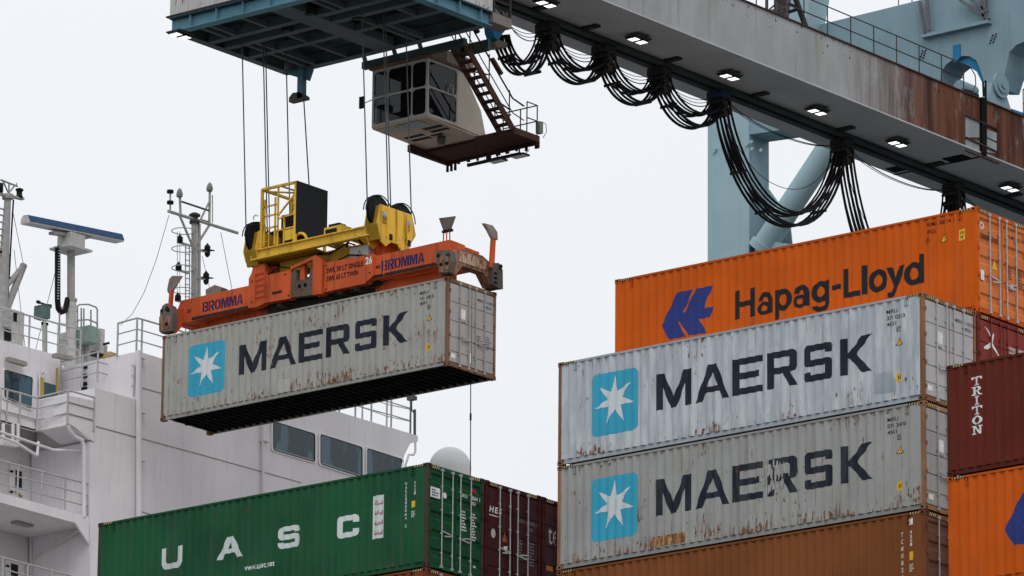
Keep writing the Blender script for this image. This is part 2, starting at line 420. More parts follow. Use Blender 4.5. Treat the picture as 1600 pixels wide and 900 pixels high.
# ------------------------------------------------------------------ lettering shapes (metres in the container's own x, z)
MAERSK_W = [
 ([(3.36,1.04),(3.36,2.04),(3.64,2.04),(3.97,1.34),(4.31,2.04),(4.58,2.04),(4.58,1.04),(4.36,1.04),(4.36,1.66),(4.06,1.04),(3.88,1.04),(3.59,1.66),(3.59,1.04)],),
 ([(4.70,1.04),(5.13,2.04),(5.41,2.04),(5.82,1.04),(5.60,1.04),(5.51,1.27),(5.03,1.27),(4.93,1.04)],[(5.09,1.43),(5.46,1.43),(5.28,1.82)]),
 ([(5.95,1.04),(5.95,2.04),(6.94,2.04),(6.94,1.86),(6.19,1.86),(6.19,1.64),(6.84,1.64),(6.84,1.46),(6.19,1.46),(6.19,1.22),(6.94,1.22),(6.94,1.04)],),
 ([(7.11,1.04),(7.11,2.04),(7.94,2.04),(8.03,2.0),(8.07,1.92),(8.07,1.56),(8.03,1.47),(7.94,1.43),(7.86,1.43),(8.09,1.04),(7.83,1.04),(7.62,1.42),(7.34,1.42),(7.34,1.04)],[(7.34,1.60),(7.34,1.86),(7.80,1.86),(7.84,1.82),(7.84,1.64),(7.80,1.60)]),
 ([(8.31,1.30),(8.31,1.14),(8.34,1.07),(8.41,1.04),(9.13,1.04),(9.20,1.07),(9.23,1.14),(9.23,1.53),(9.20,1.60),(9.13,1.63),(8.53,1.63),(8.53,1.86),(9.01,1.86),(9.01,1.78),(9.23,1.78),(9.23,1.94),(9.20,2.01),(9.13,2.04),(8.41,2.04),(8.34,2.01),(8.31,1.94),(8.31,1.55),(8.34,1.48),(8.41,1.45),(9.01,1.45),(9.01,1.22),(8.53,1.22),(8.53,1.30)],),
 ([(9.49,1.04),(9.49,2.04),(9.73,2.04),(9.73,1.63),(9.82,1.66),(10.20,2.04),(10.51,2.04),(10.02,1.56),(10.51,1.04),(10.20,1.04),(9.82,1.46),(9.73,1.49),(9.73,1.04)],)]
def word(letters): return join_bm(*[poly_mesh(list(l)) for l in letters])
def star_pts(cx=1.955, cz=1.56, R=.70, r=.255):
    o = []
    for k in range(14):
        a = math.radians(90 - 180 * k / 7); q = R if k % 2 == 0 else r
        o.append((cx + q * math.cos(a), cz + q * math.sin(a)))
    return o
def tri_sign(t, x, z, s, mats, y=None):
    o = side_decal(poly_mesh([[(x - s, z - s * .75), (x + s, z - s * .75), (x, z + s)]]), 'warning_sign', mats[1], t, .005)
    q = s * .78; p = side_decal(poly_mesh([[(x - q, z - s * .64), (x + q, z - s * .64), (x, z + s * .74)]]), 'warning_face', mats[0], o, .008)
    side_decal(text_bm('!', x - s * .06, x + s * .06, z - s * .45, s * .7), 'warning_mark', mats[1], o, .011)
NAVY = (.012, .016, .028)

def maersk(name, label, loc, seed, col, post, letters_rust, fade, serial, rot=0.0, fadecol=(.5, .52, .54), rust=.45, floor=False, box_col=(.045, .36, .52), star_col=(.62, .66, .68), peel=False, dirt_a=.25, door_col=None):
    t, mp, md = container(name, label, loc, col, post, 'flat', seed, rust, .95, None, door_col, .07, fade, fadecol, floor, rust * .8, rust * .9, rot, dirt_a=dirt_a, stripe=not floor)
    ml = paint(name + '_letter_paint', NAVY, letters_rust, .2, seed, .5, None, None, .12 if not peel else .25, (.1, .11, .12), dirt_a=.1)
    mb_ = paint(name + '_box_paint', box_col, letters_rust * .9, .06, seed, .5, dirt_a=.15); ms = paint(name + '_star_paint', star_col, letters_rust, .05, seed, .5)
    side_decal(word(MAERSK_W), 'lettering', ml, t, .004)
    side_decal(poly_mesh([rrect(1.17, 2.74, .62, 2.36, .16)]), 'emblem_panel', mb_, t, .004)
    side_decal(poly_mesh([star_pts()]), 'emblem_star', ms, t, .008)
    for i, s in enumerate(serial):
        side_decal(text_bm(s, 11.01, 11.01 + (.33, .58, .3)[i], 2.49 - .17 * i, .105, .02), 'serial_marking', BLACK, t, .004)
    side_decal(join_bm(*[poly_mesh([q]) for q in dashes(11.31, 11.5, 1.95, 2.12, 4, seed)]), 'small_marking', BLACK, t, .004)
    tri_sign(t, 11.41, 1.68, .125, (YELLOW_L, BLACK))
    o = side_decal(poly_mesh([rect(11.30, 11.48, .60, .84)]), 'height_label', YELLOW_L, t, .004)
    side_decal(text_bm('H', 11.34, 11.44, .66, .13, .03), 'height_mark', BLACK, o, .007)
    # door end markings
    door_decal(text_bm(serial[0] + ' ' + serial[1], 1.5, 2.28, 2.42, .09, .02), 'serial_marking', BLACK, t, CL - .018)
    door_decal(text_bm(serial[2], 1.92, 2.22, 2.26, .09, .02), 'serial_marking', BLACK, t, CL - .018)
    for (y0, y1, z0, z1) in ((.68, .90, 1.66, 1.98), (.2, .42, .3, .44), (1.15, 1.2, .3, .62)):
        door_decal(poly_mesh([rect(y0, y1, z0, z1)]), 'paper_label', WHITE_L, t, CL - .018)
    door_decal(join_bm(*[poly_mesh([q]) for q in dashes(1.46, 1.78, .95, 1.3, 5, seed + 2) + dashes(1.9, 2.25, .9, 1.35, 6, seed + 3) + dashes(.66, .98, 1.52, 1.6, 1, seed + 4)]), 'spec_marking', flat(name + '_spec', (.1, .1, .11), .6), t, CL - .018)
    return t
RUSTPOST = (.25, .125, .065)
maersk('grey_container', 'dirty rust streaked grey container hanging in the air under the orange spreader', H0, 1.0, (.36, .355, .325), (.20, .115, .07), .55, .15, ('MSKU', '161 2812', '45G1'), rust=.78, floor=True, dirt_a=.35, rot=.0019, fadecol=(.5, .5, .46), door_col=(.36, .345, .33))
maersk('grey_container', 'pale blue grey container with clean navy lettering on top of the dull grey one', A0, 4.0, (.41, .445, .48), RUSTPOST, .12, .75, ('MSKU', '371 0213', '45G1'), rust=.55, fadecol=(.60, .62, .64), door_col=(.44, .43, .43))
maersk('grey_container', 'dull grey container with chipped lettering, between the pale grey one and the brown one', A0 - Vector((0, 0, TIER)), 7.0, (.325, .325, .305), (.27, .145, .075), .62, .15, ('MSKU', '071 3410', '45G1'), rust=.75, peel=True, dirt_a=.3, door_col=(.34, .33, .33))
tB = [o for o in C.objects if o.get('label', '').startswith('dull grey')][0]
rp = paint('repair_rust', (.40, .24, .12), 1.55, .25, 31, .8)
side_decal(poly_mesh([rect(3.25, 4.36, .19, .47)]), 'repair_patch', rp, tB, .006)
scuff = paint('scuffed_patch', (.35, .35, .335), .6, .1, 17, .7, dirt_a=.4)
def ragged(x0, x1, z0, z1, n, seed, amp=.25):
    r = random.Random(seed); o = []
    for i in range(n):
        a = 2 * math.pi * i / n; k = 1 - amp * r.random()
        o.append(((x0 + x1) / 2 + (x1 - x0) / 2 * k * math.cos(a), (z0 + z1) / 2 + (z1 - z0) / 2 * k * math.sin(a)))
    return o
rs = random.Random(12)
for k in range(46):
    x = rs.gauss(7.28, .22); z = rs.gauss(1.62, .28); w = rs.uniform(.03, .13); h = rs.uniform(.06, .30)
    if z + h / 2 > 2.12 or z - h / 2 < 1.0: continue
    side_decal(poly_mesh([[(x - w / 2, z - h * .3), (x - w * .1, z - h / 2), (x + w * .3, z - h * .35), (x + w / 2, z + h * .1), (x + w * .25, z + h / 2), (x - w * .2, z + h * .38), (x - w / 2, z + h * .2)]]), 'scuff_mark', scuff, tB, .0065 + .0003 * k)
tA = [o for o in C.objects if o.get('label', '').startswith('pale blue grey')][0]; tH = [o for o in C.objects if o.get('label', '').startswith('dirty rust')][0]
side_decal(poly_mesh([[(10.62, .38), (11.28, .36), (11.30, .62), (11.18, .86), (10.95, .95), (10.66, .90), (10.58, .62)]]), 'repaint_patch', paint('repaint_blue_grey', (.33, .37, .40), .45, .12, 5, .6), tA, .005)
side_decal(poly_mesh([[(5.02, .17), (5.62, .17), (5.62, .62), (5.05, .60)]]), 'repaint_patch', paint('repaint_pale', (.42, .42, .40), .4, .08, 6, .6), tH, .005)

# the orange container on top, and the one low at the right edge
ORANGE = (.58, .097, .004)
HL_LOGO = [(1.62,1.31),(2.17,2.18),(2.72,2.17),(2.37,1.57),(2.43,1.57),(2.81,2.17),(3.40,2.18),(3.08,1.58),(3.44,1.57),(3.28,1.29),(2.92,1.29),(3.19,.86),(2.57,.88),(2.25,1.34),(2.18,1.33),(2.47,.87),(1.89,.88)]
def ell(cx, cz, rx, rz, a0=0, a1=360, n=32): return [(cx + rx * math.cos(math.radians(a0 + (a1 - a0) * i / n)), cz + rz * math.sin(math.radians(a0 + (a1 - a0) * i / n))) for i in range(n + (0 if a1 - a0 == 360 else 1))]
def ring(cx, cz, rx, rz, t, u): return [ell(cx, cz, rx, rz), ell(cx, cz, rx - t, rz - u)]
def band(cx, cz, rx, rz, t, u, a0, a1): return [ell(cx, cz, rx, rz, a0, a1, 20) + ell(cx, cz, rx - t, rz - u, a0, a1, 20)[::-1]]
def low_a(x0, x1): return [[rect(x1 - .17, x1, 1.07, 1.42)], band((x0 + x1) / 2 + .01, 1.41, (x1 - x0) / 2 - .01, .28, .17, .14, 0, 168), ring(x0 + .23, 1.235, .23, .185, .13, .10)]
HAPAG = [  # every letter: its strokes, laid a hair apart
 [[[(4.15,1.07),(4.15,1.88),(4.33,1.88),(4.33,1.55),(4.67,1.55),(4.67,1.88),(4.85,1.88),(4.85,1.07),(4.67,1.07),(4.67,1.40),(4.33,1.40),(4.33,1.07)]]],
 low_a(4.92, 5.45), [[rect(5.51, 5.67, .85, 1.68)], ring(5.80, 1.375, .28, .31, .16, .15)], low_a(6.13, 6.67),
 [[rect(7.19, 7.35, 1.0, 1.68)], ring(7.05, 1.385, .29, .30, .16, .15), band(7.06, 1.03, .29, .20, .16, .13, 190, 360)],
 [[rect(7.43, 7.72, 1.36, 1.50)]], [[[(7.80,1.07),(7.80,1.88),(7.98,1.88),(7.98,1.22),(8.36,1.22),(8.36,1.07)]]], [[rect(8.43, 8.60, 1.07, 1.88)]],
 [ring(8.96, 1.375, .31, .32, .17, .15)],
 [[[(9.25,1.68),(9.43,1.68),(9.58,1.28),(9.50,1.07)]], [[(9.67,1.68),(9.85,1.68),(9.55,.95),(9.48,.87),(9.38,.84),(9.28,.85),(9.28,.99),(9.36,.98),(9.42,1.03)]]],
 [[rect(10.30, 10.47, 1.07, 1.88)], ring(10.13, 1.375, .31, .32, .17, .15)]]
def hapag(name, label, loc, seed, dx=0.0, rust=.1, post_rust=.2, rail_rust=None):
    t, mp, md = container(name, label, loc, ORANGE, ORANGE, 'corrugated', seed, rust, post_rust, GALV, (.60, .17, .045), .10, .3, (.66, .11, .012), False, .35, rail_rust, dirt_a=.25)
    blue = paint(name + '_logo_paint', (.028, .045, .20), .05, .08, seed, .5, dirt_a=.1)
    dk = paint(name + '_word_paint', (.018, .018, .022), .05, .1, seed, .5, dirt_a=.05)
    side_decal(poly_mesh([[(x + dx, z) for x, z in HL_LOGO]]), 'emblem', blue, t)
    for strokes in HAPAG:
        par = t
        for k, loops in enumerate(strokes):
            q = side_decal(poly_mesh([[(x + dx, z) for x, z in l] for l in loops]), 'letter' if par is t else 'letter_stroke', dk, par, .004 + .0012 * k)
            if par is t: par = q
    side_decal(text_bm('HLMU  382 14  5', 10.56, 11.47, 2.60, .11, .02), 'serial_marking', BLACK, t)
    side_decal(text_bm('45G1', 10.56, 10.84, 2.40, .11, .02), 'serial_marking', BLACK, t)
    side_decal(join_bm(*[poly_mesh([q]) for q in dashes(10.54, 10.68, 2.12, 2.3, 4, 5)]), 'small_marking', BLACK, t)
    tri_sign(t, 11.13, 2.19, .13, (YELLOW_L, BLACK))
    o = side_decal(poly_mesh([rect(11.6, 11.82, 2.04, 2.34)]), 'height_label', YELLOW_L, t)
    side_decal(join_bm(text_bm('2,9m', 11.63, 11.79, 2.22, .07, .03), text_bm('9\'6"', 11.64, 11.78, 2.09, .07, .03)), 'height_mark', BLACK, o, .007)
    xo = CL - .015
    door_decal(poly_mesh([[(.27 + .1 * math.cos(a), 2.42 + .1 * math.sin(a)) for a in [i * math.pi / 8 for i in range(16)]], [(.27 + .065 * math.cos(a), 2.42 + .065 * math.sin(a)) for a in [i * math.pi / 8 for i in range(16)]]]), 'round_label', WHITE_L, t, xo)
    door_decal(text_bm('Hapag-Lloyd', .2, 1.02, 2.12, .13, .015), 'lettering', dk, t, xo)
    door_decal(text_bm('HLMU 382145', 1.5, 2.26, 2.36, .09, .02), 'serial_marking', BLACK, t, xo)
    door_decal(poly_mesh([rect(.2, .36, .92, 1.2)]), 'paper_label', WHITE_L, t, xo); door_decal(poly_mesh([rect(1.55, 1.75, .95, 1.08)]), 'paper_label', WHITE_L, t, xo)
    door_decal(poly_mesh([[(.72, 1.33), (.98, 1.33), (.85, 1.58)]]), 'warning_label', YELLOW_L, t, xo)
    door_decal(join_bm(*[poly_mesh([q]) for q in dashes(1.46, 1.75, 1.2, 1.55, 5, 8) + dashes(1.9, 2.25, 1.1, 1.6, 7, 9)]), 'spec_marking', dk, t, xo)
    return t
hapag('orange_container', 'bright orange container on top of the right hand stack, with its doors in view', A0 + Vector((0, ROW, TIER)), 11)
hapag('orange_container', 'orange container under the red brown one at the lower right edge', T0 - Vector((0, 0, TIER)), 13, .09, .25, .6, .9)

# brown container under the grey pair
def stack_text(s, x, z1, z0, w, h):
    n = len(s); st = (z1 - z0) / n
    return join_bm(*[text_bm(c, x, x + w, z1 - (i + 1) * st + (st - h) / 2, h, .03) for i, c in enumerate(s) if c != ' '])
t, mp, md = container('brown_container', 'orange brown container at the bottom edge under the two grey ones', A0 - Vector((0, 0, 2 * TIER)), (.21, .068, .019), (.18, .06, .03), 'corrugated', 17, .3, .5, GALV, (.16, .06, .035), .12, dirt_a=.25)
side_decal(stack_text('TCNU826455', 11.40, 2.42, .55, .09, .12), 'serial_marking', WHITE_L, t)
side_decal(stack_text('45G1', 11.68, 2.42, 1.98, .09, .085), 'serial_marking', WHITE_L, t)
side_decal(poly_mesh([rect(11.66, 11.8, 2.55, 2.72)]), 'paper_label', WHITE_L, t)
o = side_decal(poly_mesh([rect(11.66, 11.8, 1.62, 1.84)]), 'height_label', YELLOW_L, t)
side_decal(join_bm(*[poly_mesh([q]) for q in dashes(11.66, 11.82, 1.3, 1.52, 4, 5)]), 'small_marking', WHITE_L, t)

# red container with an archer emblem behind the pale grey one's doors
t, mp, md = container('red_container', 'dull red container with a white archer emblem, under the bright orange one', A0 + Vector((0, ROW, 0)), (.20, .03, .022), (.16, .028, .022), 'flat', 19, .2, .3, None, (.22, .035, .028))
RX = CL - .018
def arc_band(cx, cz, r, a0, a1, w, n=10):
    o = []; i = []
    for k in range(n + 1):
        a = math.radians(a0 + (a1 - a0) * k / n); ww = w * math.sin(math.pi * k / n) * .5 + .006
        o.append((cx + (r + ww) * math.cos(a), cz + (r + ww) * math.sin(a))); i.append((cx + (r - ww) * math.cos(a), cz + (r - ww) * math.sin(a)))
    return o + i[::-1]
door_decal(join_bm(poly_mesh([arc_band(.25, 2.16, .42, -25, 75, .05)]), poly_mesh([[(.3, 2.0), (.62, 2.2), (.74, 2.46), (.8, 2.46), (.72, 2.2), (1.02, 1.92), (.98, 1.9), (.68, 2.1), (.5, 1.98), (.34, 1.96)]])), 'emblem', WHITE_L, t, RX)
door_decal(join_bm(*[poly_mesh([q]) for q in [rect(1.46, 1.8, 2.08, 2.26), rect(1.86, 2.2, 2.1, 2.28), rect(1.9, 2.16, 1.86, 2.02)]]), 'spec_panel', flat('pale_panel', (.45, .40, .36), .6), t, RX)
door_decal(text_bm('SEGU 517 2608', 1.48, 2.18, 2.13, .07, .03), 'serial_marking', flat('red_letter', (.16, .03, .02), .6), t, RX + .003)

# red brown container at the right edge
t, mp, md = container('red_brown_container', 'red brown container with vertical white slab lettering at the right edge', T0, (.118, .018, .010), (.10, .025, .017), 'corrugated', 23, .2, .3, GALV, (.13, .03, .02), .12, dirt_a=.2)
def slab(polys, x, z, w, h): return join_bm(*[poly_mesh([[(x + a * w, z + b * h) for a, b in l] for l in p]) for p in polys])
SL = {
 'T': [([(0,1),(1,1),(1,.70),(.90,.70),(.84,.86),(.62,.86),(.62,.12),(.76,.12),(.76,0),(.24,0),(.24,.12),(.38,.12),(.38,.86),(.16,.86),(.10,.70),(0,.70)],)],
 'R': [([(0,1),(.72,1),(.88,.92),(.92,.74),(.86,.56),(.70,.48),(.86,.14),(1,.12),(1,0),(.74,0),(.50,.44),(.36,.44),(.36,.12),(.48,.12),(.48,0),(0,0),(0,.12),(.12,.12),(.12,.88),(0,.88)],[(.36,.58),(.36,.87),(.60,.87),(.68,.80),(.68,.64),(.60,.58)])],
 'I': [([(.25,1),(.75,1),(.75,.88),(.62,.88),(.62,.12),(.75,.12),(.75,0),(.25,0),(.25,.12),(.38,.12),(.38,.88),(.25,.88)],)],
 'O': [([(.5 + .5 * math.cos(a), .5 + .5 * math.sin(a)) for a in [i * math.pi / 12 for i in range(24)]], [(.5 + .27 * math.cos(a), .5 + .36 * math.sin(a)) for a in [i * math.pi / 12 for i in range(24)]])],
 'N': [([(0,1),(.34,1),(.76,.34),(.76,.88),(.64,.88),(.64,1),(1,1),(1,.88),(.90,.88),(.90,0),(.74,0),(.24,.74),(.24,.12),(.36,.12),(.36,0),(0,0),(0,.12),(.10,.12),(.10,.88),(0,.88)],)]}
hs = 1.53 / 6
side_decal(join_bm(*[slab(SL[c], .76, 2.50 - (i + 1) * hs + .01, .31, hs - .03) for i, c in enumerate('TRITON')]), 'lettering', WHITE_L, t)

# green container bottom centre left
GREEN = (.012, .085, .034)
t, mp, md = container('green_container', 'dark green container with white letters at the bottom left, doors to the right', G0, GREEN, (.05, .045, .03), 'corrugated', 29, .28, .5, GALV, (.009, .070, .026), .2, .35, (.022, .10, .05), dirt_a=.4)
side_decal(poly_mesh([ragged(5.55, 5.75, 2.42, 2.52, 14, 4, .5)]), 'rust_spot', flat('rust_spot', (.16, .035, .015), .8), t)
UASC_W = [
 ([(2.45,1.82),(2.63,1.82),(2.63,1.42),(2.68,1.36),(3.00,1.36),(3.05,1.42),(3.05,1.82),(3.24,1.82),(3.24,1.36),(3.19,1.25),(3.09,1.20),(2.60,1.20),(2.50,1.25),(2.45,1.36)],),
 ([(4.54,1.20),(4.92,1.82),(5.14,1.82),(5.50,1.20),(5.28,1.20),(5.20,1.35),(4.86,1.35),(4.76,1.20)],[(4.94,1.48),(5.12,1.48),(5.03,1.66)]),
 ([(6.81,1.38),(6.81,1.30),(6.86,1.23),(6.94,1.20),(7.48,1.20),(7.56,1.24),(7.60,1.32),(7.60,1.48),(7.55,1.56),(7.46,1.59),(6.99,1.59),(6.99,1.68),(7.40,1.68),(7.40,1.64),(7.60,1.64),(7.60,1.70),(7.55,1.79),(7.46,1.82),(6.94,1.82),(6.86,1.79),(6.81,1.70),(6.81,1.55),(6.86,1.47),(6.94,1.44),(7.42,1.44),(7.42,1.34),(7.01,1.34),(7.01,1.38)],),
 ([(8.95,1.70),(9.0,1.79),(9.08,1.82),(9.6,1.82),(9.69,1.78),(9.73,1.70),(9.73,1.60),(9.53,1.60),(9.53,1.67),(9.14,1.67),(9.14,1.35),(9.53,1.35),(9.53,1.42),(9.73,1.42),(9.73,1.32),(9.69,1.24),(9.6,1.20),(9.08,1.20),(9.0,1.23),(8.95,1.32)],)]
uw = paint('uasc_letter_paint', (.62, .66, .64), .3, .08, 29, .5)
for l in UASC_W: side_decal(poly_mesh(list(l)), 'letter', uw, t)
side_decal(text_bm('www.uasc.net', 5.56, 6.67, .77, .17, .03), 'web_address', uw, t)
o = side_decal(poly_mesh([rect(10.22, 10.63, 1.02, 2.23)]), 'arabic_panel', uw, t)
redl = flat('crimson_letter', (.35, .02, .05), .6)
AR = ['\ufeb7\ufeae\ufedb\ufe94', '\ufe8d\ufedf\ufee4\ufefc\ufea3\ufe94', '\ufe8d\ufedf\ufecc\ufeae\ufe91\ufef4\ufe94', '\ufe8d\ufedf\ufee4\ufe98\ufea4\ufeaa\ufe93']
for i, s in enumerate(AR): side_decal(text_bm(s[::-1], 10.28, 10.58, 1.97 - .28 * i, .12, .03), 'arabic_word', redl, o, .008)
side_decal(stack_text('UACU585064 3', 11.36, 2.48, 1.18, .08, .08), 'serial_marking', WHITE_L, t)
side_decal(stack_text('45G1', 11.68, 2.46, 2.06, .08, .08), 'serial_marking', WHITE_L, t)
side_decal(poly_mesh([rect(11.6, 11.75, 1.72, 1.9)]), 'height_label', YELLOW_L, t)
side_decal(join_bm(*[poly_mesh([q]) for q in dashes(11.6, 11.76, 1.44, 1.63, 4, 5)]), 'small_marking', WHITE_L, t)
GX = CL - .015
o = door_decal(poly_mesh([rect(.14, .55, 1.97, 2.26)]), 'placard', WHITE_L, t, GX)
door_decal(join_bm(*[poly_mesh([q]) for q in dashes(.2, .5, 2.0, 2.22, 3, 3)]), 'placard_text', BLACK, o, GX + .003)
door_decal(poly_mesh([[(.75 + .085 * math.cos(a), 2.11 + .085 * math.sin(a)) for a in [i * math.pi / 8 for i in range(16)]]]), 'round_label', WHITE_L, t, GX)
door_decal(text_bm('UACU', 1.45, 1.72, 2.22, .1, .02), 'serial_marking', WHITE_L, t, GX)
door_decal(text_bm('585064  3', 1.86, 2.27, 2.22, .1, .02), 'serial_marking', WHITE_L, t, GX); door_decal(text_bm('45G1', 1.88, 2.08, 2.07, .1, .02), 'serial_marking', WHITE_L, t, GX)
door_decal(poly_mesh([rect(1.9, 2.1, 2.42, 2.52)]), 'red_label', redl, t, GX)
door_decal(join_bm(*[poly_mesh([q]) for q in dashes(1.43, 1.7, 1.25, 1.85, 7, 11) + dashes(1.88, 2.14, 1.05, 1.85, 10, 12) + dashes(2.0, 2.15, .1 + .2, .4, 1, 2)]), 'spec_marking', WHITE_L, t, GX)
# red brown container below it, top edge only in view
container('rust_brown_container', 'rust brown container below the green one, only its top edge in view', G0 - Vector((0, 0, TIER)), (.22, .055, .025), (.16, .04, .02), 'corrugated', 37, .3, .5, GALV, None, .12)
# two dark red ones beside the green one
MAROON = (.048, .009, .010)
t, mp, md = container('maroon_container', 'dark maroon container beside the green one, white labels on its door', G0 + Vector((0, ROW, 0)), MAROON, (.06, .011, .012), 'flat', 41, .1, .2, GALV, (.050, .009, .010), .12)
MX = CL - .018
door_decal(text_bm('HES', .18, .72, 2.04, .17, .04, 1.3, .15), 'lettering', WHITE_L, t, MX)
door_decal(join_bm(*[poly_mesh([q]) for q in dashes(.18, .8, 1.92, 1.98, 1, 4)]), 'small_lettering', WHITE_L, t, MX)
door_decal(text_bm('HESU 409452 1', 1.42, 2.28, 1.98, .1, .02), 'serial_marking', flat('grey_letter', (.20, .18, .175), .6), t, MX); door_decal(text_bm('45G1', 1.86, 2.1, 1.8, .1, .02), 'serial_marking', flat('grey_letter', (.20, .18, .175), .6), t, MX)
door_decal(poly_mesh([[(.36 + .1 * math.cos(a), 1.45 + .13 * math.sin(a)) for a in [i * math.pi / 8 for i in range(16)]]]), 'round_label', flat('pale_label', (.5, .45, .42), .6), t, MX)
door_decal(poly_mesh([[(.74, 1.3), (.98, 1.3), (.86, 1.56)]]), 'warning_label', flat('orange_label', (.30, .10, .03), .6), t, MX)
door_decal(poly_mesh([[(.8, 1.16), (1.0, 1.2), (.92, .98)]]), 'torn_label', WHITE_L, t, MX)
door_decal(join_bm(*[poly_mesh([q]) for q in dashes(1.43, 1.7, .9, 1.5, 7, 21) + dashes(1.88, 2.2, .8, 1.5, 8, 22)]), 'spec_marking', flat('grey_letter', (.20, .18, .175), .6), t, MX)
t, mp, md = container('maroon_container', 'dark maroon container mostly hidden behind the left end of the dull grey one', G0 + Vector((0, 2 * ROW, 0)), MAROON, (.06, .011, .012), 'flat', 43, .1, .2, None, (.045, .008, .009), .12)
door_decal(text_bm('tex', .28, 1.02, 1.62, .62, .0), 'lettering', flat('tex_letter', (.4, .38, .37), .6), t, MX)
door_decal(poly_mesh([rect(.2, .5, .84, .98)]), 'orange_label', flat('orange_label', (.45, .14, .02), .6), t, MX)
# ------------------------------------------------------------------ crane boom (box girder running away along +Y)
GX0, GX1, GZ0, GZ1 = -122.77, -118.72, 63.21, 65.23
def girder_paint():
    m, t, b = nodes('girder_paint'); tc = N(t, 'ShaderNodeTexCoord'); co = tc.outputs['Object']
    sp = N(t, 'ShaderNodeSeparateXYZ'); t.links.new(co, sp.inputs[0])
    base = mixc(t, rng(t, ntex(t, co, (1, .45, .22), 1.0, 4, .6), .3, .7), (.27, .275, .275), (.37, .38, .385))
    st = ntex(t, co, (1, 2.2, .12), 1.0, 4, .65, (3, 1, 0))
    base = mixc(t, rng(t, st, .52, .72, 0, .55), base, (.24, .20, .16))
    edge = mth(t, 'ADD', sp.outputs[1], mth(t, 'MULTIPLY', mth(t, 'SUBTRACT', ntex(t, co, (0, 1.9, .12), 1.0, 5, .75, (1, 7, 0)), .5), 9.0))
    mask = rng(t, edge, 2.8, 9.4)
    r1 = ntex(t, co, (1, 1.3, .08), 1.0, 4, .6, (2, 3, 1)); r3 = ntex(t, co, (1, 5.5, .16), 1.0, 4, .65, (5, 2, 1)); r2 = ntex(t, co, (1, 6.0, 2.2), 1.3, 5, .65)
    rust = mixc(t, rng(t, r1, .40, .60), (.050, .013, .007), (.15, .052, .026))
    rust = mixc(t, rng(t, r2, .56, .72, 0, .6), rust, (.05, .02, .012))
    rust = mixc(t, rng(t, r3, .54, .70, 0, .5), rust, (.19, .125, .09))
    c = mixc(t, mth(t, 'MULTIPLY', mask, rng(t, ntex(t, co, (1, .9, .35), 1.0, 5, .65, (8, 8, 8)), .52, .66, .98, .38)), base, rust)
    ch = ntex(t, co, (1, 4.5, 4.5), 1.3, 3, .55, (4, 0, 5)); zt = rng(t, sp.outputs[2], .9, 2.0, 0, .10)
    c = mixc(t, rng(t, mth(t, 'ADD', ch, zt), .735, .755), c, (.03, .02, .016))
    t.links.new(c, b.inputs['Base Color']); b.inputs['Roughness'].default_value = .75; b.inputs['Specular IOR Level'].default_value = .12
    return m
GP = girder_paint(); DARKSTEEL = flat('dark_steel', (.03, .03, .032), .7); RUSTSTEEL = paint('rusty_steel', (.06, .03, .022), .7, .2, 3, .8)
GREYBLUE = paint('underside_paint', (.43, .44, .455), .1, .08, 5, .7, dirt_a=.1)
boom = thing('crane_boom', 'long grey box girder boom, streaked with rust at its right end, crossing the sky', 'crane boom', (-120.7, 161.2, 63.2))
YA, YB = 140.0, 224.0
mb = MB(); mb.add([(GX1, YA, GZ0), (GX1, YB, GZ0), (GX1, YB, GZ1), (GX1, YA, GZ1)], [(0, 1, 2, 3)])
mb.add([(GX0, YA, GZ0), (GX0, YB, GZ0), (GX0, YB, GZ1), (GX0, YA, GZ1)], [(3, 2, 1, 0)])
mb.add([(GX0, YA, GZ1), (GX1, YA, GZ1), (GX1, YB, GZ1), (GX0, YB, GZ1)], [(0, 1, 2, 3)])
mb.add([(GX0, YA, GZ0), (GX1, YA, GZ0), (GX1, YA, GZ1), (GX0, YA, GZ1)], [(0, 1, 2, 3)]); mb.add([(GX0, YB, GZ0), (GX1, YB, GZ0), (GX1, YB, GZ1), (GX0, YB, GZ1)], [(3, 2, 1, 0)])
mb.build('web', GP, boom)
MB().box(GX0 - .04, GX1 + .05, YA, YB, GZ0 - .05, GZ0 - .001).build('bottom_flange', GREYBLUE, boom)
MB().box(GX0 - .04, GX1 + .06, YA, YB, GZ1 + .001, GZ1 + .05).build('top_flange', RUSTSTEEL, boom)
mb = MB()
for x in (-121.7, -121.22): mb.box(x, x + .14, YA, YB, GZ0 - .17, GZ0 - .052).box(x - .07, x + .21, YA, YB, GZ0 - .22, GZ0 - .171)
mb.build('festoon_track', paint('track_paint', (.045, .055, .055), .2, .2, 5, .7), boom)
for y in (150.0, 152.7, 157.3, 162.4, 167.6, 173.2, 178.3):
    MB().box(-121.0, -120.4, y, y + .28, GZ0 - .13, GZ0 - .052).box(-121.6, -121.0, y + .1, y + .18, GZ0 - .10, GZ0 - .052).build('bracket', DARKSTEEL, boom)
# boom joint at the hinge: splice plates, gap and drain pads
MB().box(GX0 - .04, GX1 + .055, 173.6, 173.72, GZ0 - .062, GZ0 - .051).box(-120.2, -119.3, 173.0, 173.7, GZ0 - .075, GZ0 - .051).box(-122.6, -122.0, 172.8, 173.4, GZ0 - .075, GZ0 - .051).build('painted_joint_gap', PAINTED_HOLE, boom)
px = lambda x, y: at(x, y, X=GX1)
pale = paint('access_plate_paint', (.30, .33, .34), .35, .2, 9, .7)
for q in (((1508, 182), (1529, 190), (1529, 215), (1508, 215)), ((1508, 217), (1529, 221), (1529, 236), (1508, 228)), ((1540, 202), (1556, 208), (1556, 221), (1540, 214)), ((1540, 216), (1556, 224), (1556, 240), (1540, 238))):
    p = MB().prism([px(*a) for a in q], (.035, 0, 0)).build('access_plate', pale, boom)
MB().prism([px(1531, 152), px(1539, 155), px(1539, 243), px(1531, 240)], (.09, 0, 0)).build('joint_shade_strip', PAINTED_HOLE, boom)
